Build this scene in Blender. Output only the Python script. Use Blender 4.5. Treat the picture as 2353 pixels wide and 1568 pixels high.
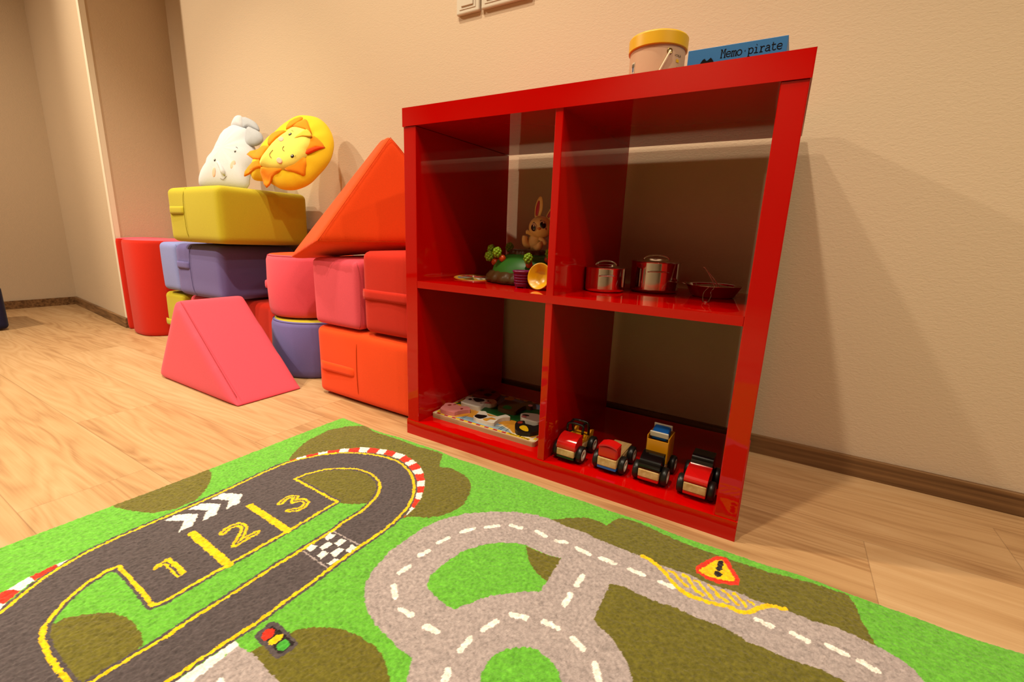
import bpy, bmesh, math, random
import numpy as np
from mathutils import Vector, Matrix
random.seed(7)
for o in list(bpy.data.objects): bpy.data.objects.remove(o)
scene = bpy.context.scene
PI = math.pi

# ------------------------------------------------------------------ camera
R = Vector((0.8542, 0.5186, 0.0366)).normalized()
F = Vector((-0.4986, 0.8371, -0.2251)).normalized()
U = R.cross(F).normalized()
cam_data = bpy.data.cameras.new('camera')
cam_data.sensor_width = 36.0
cam_data.lens = 1041.9 / 2353 * 36
cam_data.clip_start = 0.02
cam = bpy.data.objects.new('camera', cam_data)
scene.collection.objects.link(cam)
M = Matrix.Identity(4)
for i in range(3):
    M[i][0], M[i][1], M[i][2] = R[i], U[i], -F[i]
M.translation = Vector((0.7813, -0.7996, 0.504))
cam.matrix_world = M
scene.camera = cam

# ------------------------------------------------------------------ world, exposure
scene.view_settings.view_transform = 'Standard'
scene.view_settings.look = 'None'
scene.view_settings.gamma = 1
scene.view_settings.use_curve_mapping = False
scene.view_settings.exposure = 1.35
world = bpy.data.worlds.new('world'); scene.world = world
world.use_nodes = True
world.node_tree.nodes['Background'].inputs[0].default_value = (1.0, .8, .6, 1)
world.node_tree.nodes['Background'].inputs[1].default_value = 0.0

# ------------------------------------------------------------------ ceiling downlights and added fill spots
CEIL = 2.6
WARM = (1.0, .85, .62)
def ceiling_spot(x, y, power, angle=110, size=.035, blend=.6, aim=(0, 0)):
    l = bpy.data.lights.new('downlight_fill_spot', 'SPOT')
    l.energy = power; l.color = WARM; l.shadow_soft_size = size
    l.spot_size = math.radians(angle); l.spot_blend = blend
    o = bpy.data.objects.new('downlight_fill_spot', l); scene.collection.objects.link(o)
    o.location = (x, y, CEIL - .03)
    d = Vector((aim[0], aim[1], -1))
    o.rotation_euler = d.to_track_quat('-Z', 'Y').to_euler()
    return o
LIGHTS = [  # x, y, power, cone, aim
    (-2.45, -1.15, 92, 74, (.90, .78)), (-1.25, -.22, 30, 64, (0, 0)), (-.36, -.42, 46, 100, (0, 0)), (.30, -.90, 50, 110, (0, 0)), (1.25, -1.05, 22, 110, (0, 0)),  # last two are added to fill the shelf front and right floor
    (2.35, -.50, 34, 110, (-.15, 0)), (2.4, -1.4, 24, 110, (-.3, .1)), (-1.45, -1.9, 105, 130, (-.3, .05)), (-.2, -2.6, 60, 120, (0, -.2))]  # last two are added: left wall fill, and brightness for the steel to reflect
for x, y, p, an, aim in LIGHTS: ceiling_spot(x, y, p, an, aim=aim, blend=1.0 if an == 74 else .6)

# ------------------------------------------------------------------ helpers
ALB = .62      # scales colours down to weaken bounce light and keep shelf recesses dark
def lin(r, g, b, k=None):
    k = ALB if k is None else k
    f = lambda c: (c/255/12.92) if c/255 <= .04045 else ((c/255+.055)/1.055)**2.4
    return (f(r)*k, f(g)*k, f(b)*k, 1)
def new_mat(name, col=(.8, .8, .8, 1), rough=.5, spec=.5, metal=0, coat=0, coat_rough=.05, sheen=0):
    m = bpy.data.materials.new(name); m.use_nodes = True
    b = m.node_tree.nodes['Principled BSDF']
    b.inputs['Base Color'].default_value = col
    b.inputs['Roughness'].default_value = rough
    b.inputs['Specular IOR Level'].default_value = spec
    b.inputs['Metallic'].default_value = metal
    b.inputs['Coat Weight'].default_value = coat
    b.inputs['Coat Roughness'].default_value = coat_rough
    b.inputs['Sheen Weight'].default_value = sheen
    return m
def nn(m, t, **kw):
    n = m.node_tree.nodes.new(t)
    for k, v in kw.items(): setattr(n, k, v)
    return n
def lk(m, a, b): m.node_tree.links.new(a, b)
def bsdf(m): return m.node_tree.nodes['Principled BSDF']
def add_bump(m, scale, strength, dist=.001, detail=3, coords='Object', stretch=(1, 1, 1)):
    tc = nn(m, 'ShaderNodeTexCoord'); mp = nn(m, 'ShaderNodeMapping'); mp.inputs['Scale'].default_value = stretch
    n = nn(m, 'ShaderNodeTexNoise'); n.inputs['Scale'].default_value = scale; n.inputs['Detail'].default_value = detail
    b = nn(m, 'ShaderNodeBump'); b.inputs['Strength'].default_value = strength; b.inputs['Distance'].default_value = dist
    lk(m, tc.outputs[coords], mp.inputs[0]); lk(m, mp.outputs[0], n.inputs['Vector'])
    lk(m, n.outputs['Fac'], b.inputs['Height']); lk(m, b.outputs[0], bsdf(m).inputs['Normal'])
    return n, b
def vary(m, col, amt, scale, detail=2):
    """small natural colour variation of the material itself"""
    tc = nn(m, 'ShaderNodeTexCoord'); n = nn(m, 'ShaderNodeTexNoise')
    n.inputs['Scale'].default_value = scale; n.inputs['Detail'].default_value = detail
    r = nn(m, 'ShaderNodeValToRGB')
    r.color_ramp.elements[0].position = .3; r.color_ramp.elements[1].position = .7
    r.color_ramp.elements[0].color = tuple(c*(1-amt) for c in col[:3])+(1,)
    r.color_ramp.elements[1].color = tuple(min(1, c*(1+amt)) for c in col[:3])+(1,)
    lk(m, tc.outputs['Object'], n.inputs['Vector']); lk(m, n.outputs['Fac'], r.inputs[0])
    lk(m, r.outputs[0], bsdf(m).inputs['Base Color'])
def fabric(name, rgb, rough=.85):
    c = lin(*rgb, k=.80); m = new_mat(name, c, rough, .2, sheen=.08)
    vary(m, c, .10, 900, 2)
    add_bump(m, 1400, .35, .0006, 2)
    return m
def plastic(name, rgb, rough=.3): return new_mat(name, lin(*rgb), rough, .5)

class MB:
    """collects shapes; build() links them as one mesh object"""
    def __init__(s): s.v = []; s.f = []; s.mi = []; s.sm = []
    def add(s, vs, fs, mi=0, smooth=False, M=None):
        b = len(s.v)
        for v in vs:
            v = Vector(v)
            if M is not None: v = M @ v
            s.v.append(tuple(v))
        for f in fs:
            s.f.append([b+i for i in f]); s.mi.append(mi); s.sm.append(smooth)
        return s
    def box(s, x0, x1, y0, y1, z0, z1, mi=0, M=None):
        vs = [(x0,y0,z0),(x1,y0,z0),(x1,y1,z0),(x0,y1,z0),(x0,y0,z1),(x1,y0,z1),(x1,y1,z1),(x0,y1,z1)]
        return s.add(vs, [(0,3,2,1),(4,5,6,7),(0,1,5,4),(1,2,6,5),(2,3,7,6),(3,0,4,7)], mi, False, M)
    def prism(s, pts, z0, z1, mi=0, M=None, smooth=False):
        n = len(pts)
        a = sum(pts[i][0]*pts[(i+1) % n][1]-pts[(i+1) % n][0]*pts[i][1] for i in range(n))
        if a < 0: pts = pts[::-1]
        vs = [(p[0], p[1], z0) for p in pts]+[(p[0], p[1], z1) for p in pts]
        s.add(vs, [tuple(range(n-1, -1, -1)), tuple(range(n, 2*n))], mi, False, M)
        return s.add(vs, [(i, (i+1) % n, n+(i+1) % n, n+i) for i in range(n)], mi, smooth, M)
    def poly(s, pts, z, mi=0, M=None):
        n = len(pts)
        a = sum(pts[i][0]*pts[(i+1) % n][1]-pts[(i+1) % n][0]*pts[i][1] for i in range(n))
        if a < 0: pts = pts[::-1]
        return s.add([(p[0], p[1], z) for p in pts], [tuple(range(n))], mi, False, M)
    def lathe(s, prof, n=48, mi=0, M=None, smooth=True, fn=None, caps=True, soft=True):
        vs = []; fs = []; dense = [prof[0]]           # support rings keep long walls flat under smooth shading
        for (ra, za), (rb, zb) in zip(prof[:-1], prof[1:]):
            L = math.hypot(rb-ra, zb-za)
            if smooth and L > .006:
                e = min(.0012, L*.12)/L
                dense += [(ra+(rb-ra)*e, za+(zb-za)*e), (rb+(ra-rb)*e, zb+(za-zb)*e)]
            dense.append((rb, zb))
        if not fn and not soft and max(q[0] for q in prof) < .5: prof = dense
        for r, z in prof:
            for k in range(n):
                a = 2*PI*k/n; rr = r*(fn(a, z) if fn else 1)
                vs.append((rr*math.cos(a), rr*math.sin(a), z))
        for j in range(len(prof)-1):
            for k in range(n):
                fs.append((j*n+k, j*n+(k+1) % n, (j+1)*n+(k+1) % n, (j+1)*n+k))
        if caps:
            if prof[0][0] > 1e-6: fs.append(tuple(range(n-1, -1, -1)))
            if prof[-1][0] > 1e-6: fs.append(tuple((len(prof)-1)*n+k for k in range(n)))
        return s.add(vs, fs, mi, smooth, M)
    def tube(s, path, r, n=8, mi=0, M=None, closed=False, flat=1.0, up=None):
        P = [Vector(p) for p in path]; vs = []; fs = []; m = len(P)
        prev = None
        for i, p in enumerate(P):
            if closed: t = P[(i+1) % m]-P[i-1]
            else: t = P[min(i+1, m-1)]-P[max(i-1, 0)]
            if t.length < 1e-9: t = Vector((1, 0, 0))
            t.normalize()
            if prev is None:
                a = Vector(up) if up else (Vector((0, 0, 1)) if abs(t.z) < .9 else Vector((1, 0, 0)))
            else: a = prev
            a = (a-t*a.dot(t))
            if a.length < 1e-6: a = Vector((1, 0, 0))-t*t.x
            a.normalize(); b = t.cross(a); prev = a
            rr = r[i] if isinstance(r, (list, tuple)) else r
            for k in range(n):
                g = 2*PI*k/n
                vs.append(tuple(p+a*(rr*flat*math.sin(g))+b*(rr*math.cos(g))))
        rng = m if closed else m-1
        for i in range(rng):
            for k in range(n):
                j = (i+1) % m
                fs.append((i*n+k, j*n+k, j*n+(k+1) % n, i*n+(k+1) % n))
        if not closed: fs += [tuple(range(n)), tuple((m-1)*n+k for k in range(n-1, -1, -1))]
        return s.add(vs, fs, mi, True, M)
    def ball(s, c, r, n=24, mi=0, M=None):
        if not isinstance(r, (list, tuple)): r = (r, r, r)
        prof = [(math.sin(PI*j/(n//2)), -math.cos(PI*j/(n//2))) for j in range(n//2+1)]
        prof[0] = (1e-5, -1); prof[-1] = (1e-5, 1)
        K = Matrix.Translation(c) @ Matrix.Diagonal((r[0], r[1], r[2], 1))
        return s.lathe(prof, n, mi, (M @ K) if M is not None else K)
    def build(s, name, mats, parent=None, M=None, bevel=0, segs=2, kind=None, fix=True):
        me = bpy.data.meshes.new(name)
        me.from_pydata(s.v, [], s.f)
        if not isinstance(mats, (list, tuple)): mats = [mats]
        for m in mats: me.materials.append(m)
        me.polygons.foreach_set('material_index', s.mi)
        me.polygons.foreach_set('use_smooth', s.sm)
        if fix:
            bm = bmesh.new(); bm.from_mesh(me); bmesh.ops.recalc_face_normals(bm, faces=bm.faces); bm.to_mesh(me); bm.free()
        me.update()
        o = bpy.data.objects.new(name, me); scene.collection.objects.link(o)
        if parent is not None: o.parent = parent
        if M is not None: o.matrix_local = M
        if bevel:
            b = o.modifiers.new('bevel', 'BEVEL'); b.width = bevel; b.segments = segs; b.limit_method = 'ANGLE'; b.angle_limit = math.radians(40)
        if kind: o['kind'] = kind
        return o
def tag(o, label, cat, group=None):
    o['label'] = label; o['category'] = cat
    if group: o['group'] = group
    return o
GROUPS = dict(toy_car='toy cars in the lower right compartment', toy_pot='steel toy cookware on the middle shelf', toy_pan='steel toy cookware on the middle shelf', wall_switch='switches on the wall')
def thing(name, label, cat, loc=(0, 0, 0), rz=0, group=None, rot=None):
    o = bpy.data.objects.new(name, None); scene.collection.objects.link(o)
    o.empty_display_size = .05
    o.location = loc; o.rotation_euler = rot if rot else (0, 0, rz)
    if group is None:
        group = GROUPS.get(name) or ('foam play blocks' if cat == 'foam block' else 'farm puzzle pieces' if cat == 'puzzle piece' else 'plush toys on the lime block' if cat == 'plush toy' else None)
    return tag(o, label, cat, group)
def struct(o): o['kind'] = 'structure'; return o
def plane_matrix(c, u, v, n):
    M = Matrix.Identity(4)
    for i in range(3): M[i][0], M[i][1], M[i][2], M[i][3] = u[i], v[i], n[i], c[i]
    return M
def smooth_closed(pts, k=3):
    """Catmull-Rom through a closed outline"""
    n = len(pts); out = []
    for i in range(n):
        p0, p1, p2, p3 = [Vector(pts[(i+j-1) % n]) for j in range(4)]
        for t in range(k):
            t /= k
            out.append(tuple(.5*((2*p1)+(p2-p0)*t+(2*p0-5*p1+4*p2-p3)*t*t+(3*p1-p0-3*p2+p3)*t**3)))
    return out
def smooth_open(pts, k=4):
    P = [Vector(p) for p in pts]; P = [2*P[0]-P[1]]+P+[2*P[-1]-P[-2]]; out = []
    for i in range(1, len(P)-2):
        p0, p1, p2, p3 = P[i-1:i+3]
        for t in range(k):
            t /= k
            out.append(tuple(.5*((2*p1)+(p2-p0)*t+(2*p0-5*p1+4*p2-p3)*t*t+(3*p1-p0-3*p2+p3)*t**3)))
    out.append(tuple(P[-2])); return out

# ------------------------------------------------------------------ materials of the room
m_wall = new_mat('painted_wall', lin(222, 198, 170, k=.74), .75, .2)
def wall_bump(m):
    tc = nn(m, 'ShaderNodeTexCoord')
    n1 = nn(m, 'ShaderNodeTexNoise'); n1.inputs['Scale'].default_value = 170; n1.inputs['Detail'].default_value = 4; n1.inputs['Distortion'].default_value = .8
    b = nn(m, 'ShaderNodeBump'); b.inputs['Strength'].default_value = .5; b.inputs['Distance'].default_value = .0012
    mp = nn(m, 'ShaderNodeMapping'); mp.inputs['Scale'].default_value = (.75, 1, 1.5)
    lk(m, tc.outputs['Object'], mp.inputs[0]); lk(m, mp.outputs[0], n1.inputs['Vector'])
    lk(m, n1.outputs['Fac'], b.inputs['Height']); lk(m, b.outputs[0], bsdf(m).inputs['Normal'])
wall_bump(m_wall)
m_ceiling = new_mat('bounce_greyed_ceiling', lin(150, 140, 125), .8, .2)  # unseen ceiling, greyed so it bounces less light

def wood_floor():
    m = new_mat('oak_floorboards', (1, 1, 1, 1), .42, .4)
    tc = nn(m, 'ShaderNodeTexCoord'); sx = nn(m, 'ShaderNodeSeparateXYZ'); lk(m, tc.outputs['Object'], sx.inputs[0])
    def mth(op, a, b=None, c=None):
        n = nn(m, 'ShaderNodeMath', operation=op)
        for i, v in enumerate((a, b, c)):
            if v is None: continue
            if isinstance(v, (int, float)): n.inputs[i].default_value = v
            else: lk(m, v, n.inputs[i])
        return n.outputs[0]
    W = .193
    yy = mth('DIVIDE', mth('ADD', sx.outputs[1], .058), W); row = mth('FLOOR', yy); fy = mth('FRACT', yy)
    wn = nn(m, 'ShaderNodeTexWhiteNoise', noise_dimensions='1D'); lk(m, row, wn.inputs['W'])
    xo = mth('ADD', mth('DIVIDE', sx.outputs[0], 1.29), mth('MULTIPLY', wn.outputs['Value'], 7.3))
    col = mth('FLOOR', xo); fx = mth('FRACT', xo)
    idn = mth('ADD', mth('MULTIPLY', row, 13.7), mth('MULTIPLY', col, 3.1))
    wn2 = nn(m, 'ShaderNodeTexWhiteNoise', noise_dimensions='1D'); lk(m, idn, wn2.inputs['W'])
    # grain
    cv = nn(m, 'ShaderNodeCombineXYZ'); lk(m, mth('ADD', mth('MULTIPLY', sx.outputs[0], .9), mth('MULTIPLY', idn, 1.37)), cv.inputs[0])
    lk(m, mth('MULTIPLY', sx.outputs[1], 9.0), cv.inputs[1]); lk(m, idn, cv.inputs[2])
    n1 = nn(m, 'ShaderNodeTexNoise'); n1.inputs['Scale'].default_value = 1.15; n1.inputs['Detail'].default_value = 2; n1.inputs['Roughness'].default_value = .5
    lk(m, cv.outputs[0], n1.inputs['Vector'])
    rings = mth('FRACT', mth('MULTIPLY', n1.outputs['Fac'], 15))
    rings = mth('ABSOLUTE', mth('SUBTRACT', mth('MULTIPLY', rings, 2), 1))
    cv2 = nn(m, 'ShaderNodeCombineXYZ'); lk(m, mth('MULTIPLY', sx.outputs[0], 6), cv2.inputs[0]); lk(m, mth('MULTIPLY', sx.outputs[1], 330), cv2.inputs[1]); lk(m, idn, cv2.inputs[2])
    n2 = nn(m, 'ShaderNodeTexNoise'); n2.inputs['Scale'].default_value = 1; n2.inputs['Detail'].default_value = 4; lk(m, cv2.outputs[0], n2.inputs['Vector'])
    cv3 = nn(m, 'ShaderNodeCombineXYZ'); lk(m, mth('MULTIPLY', sx.outputs[0], 1.6), cv3.inputs[0]); lk(m, mth('MULTIPLY', sx.outputs[1], 14), cv3.inputs[1]); lk(m, idn, cv3.inputs[2])
    n3 = nn(m, 'ShaderNodeTexNoise'); n3.inputs['Scale'].default_value = 1.2; n3.inputs['Detail'].default_value = 3; lk(m, cv3.outputs[0], n3.inputs['Vector'])
    v = mth('ADD', mth('MULTIPLY', rings, .26), mth('MULTIPLY', n2.outputs['Fac'], .5))
    v = mth('ADD', v, mth('MULTIPLY', n3.outputs['Fac'], .85))
    v = mth('ADD', v, mth('MULTIPLY', wn2.outputs['Value'], .22))
    v = mth('DIVIDE', v, 1.83)
    r = nn(m, 'ShaderNodeValToRGB'); cr = r.color_ramp
    cr.elements[0].position = .30; cr.elements[0].color = lin(184, 138, 92)
    cr.elements[1].position = .72; cr.elements[1].color = lin(236, 196, 148)
    e = cr.elements.new(.47); e.color = lin(216, 172, 122)
    lk(m, v, r.inputs[0])
    # joints
    jy = mth('LESS_THAN', mth('MINIMUM', fy, mth('SUBTRACT', 1, fy)), .0045)
    jx = mth('LESS_THAN', mth('MINIMUM', fx, mth('SUBTRACT', 1, fx)), .0006)
    j = mth('MULTIPLY', mth('MAXIMUM', jy, jx), .35)
    mix = nn(m, 'ShaderNodeMix', data_type='RGBA'); lk(m, j, mix.inputs[0]); lk(m, r.outputs[0], mix.inputs[6]); mix.inputs[7].default_value = lin(110, 72, 42)
    lk(m, mix.outputs[2], bsdf(m).inputs['Base Color'])
    b = nn(m, 'ShaderNodeBump'); b.inputs['Strength'].default_value = .12; b.inputs['Distance'].default_value = .0006
    lk(m, n2.outputs['Fac'], b.inputs['Height']); lk(m, b.outputs[0], bsdf(m).inputs['Normal'])
    return m
m_floor = wood_floor()
def grain_wood(name, c0, c1, scale=1.0, axis='x', rough=.45):
    m = new_mat(name, (1, 1, 1, 1), rough, .4)
    tc = nn(m, 'ShaderNodeTexCoord'); mp = nn(m, 'ShaderNodeMapping')
    mp.inputs['Scale'].default_value = {'x': (4, 160, 160), 'y': (160, 4, 160), 'z': (160, 160, 4)}[axis]
    n = nn(m, 'ShaderNodeTexNoise'); n.inputs['Scale'].default_value = scale; n.inputs['Detail'].default_value = 5; n.inputs['Distortion'].default_value = .3
    r = nn(m, 'ShaderNodeValToRGB'); r.color_ramp.elements[0].position = .35; r.color_ramp.elements[1].position = .68
    r.color_ramp.elements[0].color = lin(*c0); r.color_ramp.elements[1].color = lin(*c1)
    lk(m, tc.outputs['Object'], mp.inputs[0]); lk(m, mp.outputs[0], n.inputs['Vector']); lk(m, n.outputs['Fac'], r.inputs[0]); lk(m, r.outputs[0], bsdf(m).inputs['Base Color'])
    return m
m_base = grain_wood('oak_baseboard_wood', (104, 70, 40), (168, 124, 80), .5)

# ------------------------------------------------------------------ the room
YW = .425                     # main wall
XR = -1.93                    # return of the niche
box = lambda *a: MB().box(*a)
struct(box(-3.1, 3.4, -3.6, .7, -.1, 0).build('floor', m_floor))
struct(box(-3.1, 3.4, -3.6, .7, CEIL, CEIL+.1).build('ceiling', m_ceiling))
struct(box(XR, 3.4, YW, YW+.15, 0, CEIL).build('wall_back', m_wall))
struct(MB().prism([(-2.94, .195), (XR, .098), (XR, .575), (-2.94, .575)], 0, CEIL).build('wall_pier', m_wall))
struct(box(-3.09, -2.94, -3.6, .575, 0, CEIL).build('wall_left', m_wall))
struct(box(3.2, 3.35, -3.6, YW, 0, CEIL).build('wall_right', m_wall))
m_front = new_mat('front_wall_bounce_tone', lin(200, 184, 156), .7, .3)  # unseen wall, tone set for bounced light and pot reflections
struct(box(-2.94, 3.2, -3.65, -3.5, 0, CEIL).build('wall_front', m_front))
# corner guard on the pier edge
m_guard = new_mat('white_corner_profile', lin(240, 228, 208, k=.85), .35, .5)
g = MB()
g.box(XR, XR+.0022, .0965, .116, .05, CEIL); g.box(XR-.02, XR+.0022, .0945, .0968, .05, CEIL)
struct(g.build('trim_1', m_guard))
# baseboards
bh = .045
def skirting(name, a, b, t=.013):
    a = Vector(a); b = Vector(b); d = (b-a).normalized(); n = Vector((d.y, -d.x)); c = [a, b, b+n*t, a+n*t]
    return struct(MB().prism([tuple(p) for p in c], 0, bh).build(name, m_base, bevel=.002))
skirting('baseboard_back', (XR, YW), (3.2, YW))
skirting('baseboard_pier', (-2.927, .1937), (XR, .098))
skirting('baseboard_left', (-2.94, -3.5), (-2.94, .195))
skirting('baseboard_niche', (XR, .098), (XR, YW-.013))

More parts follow.
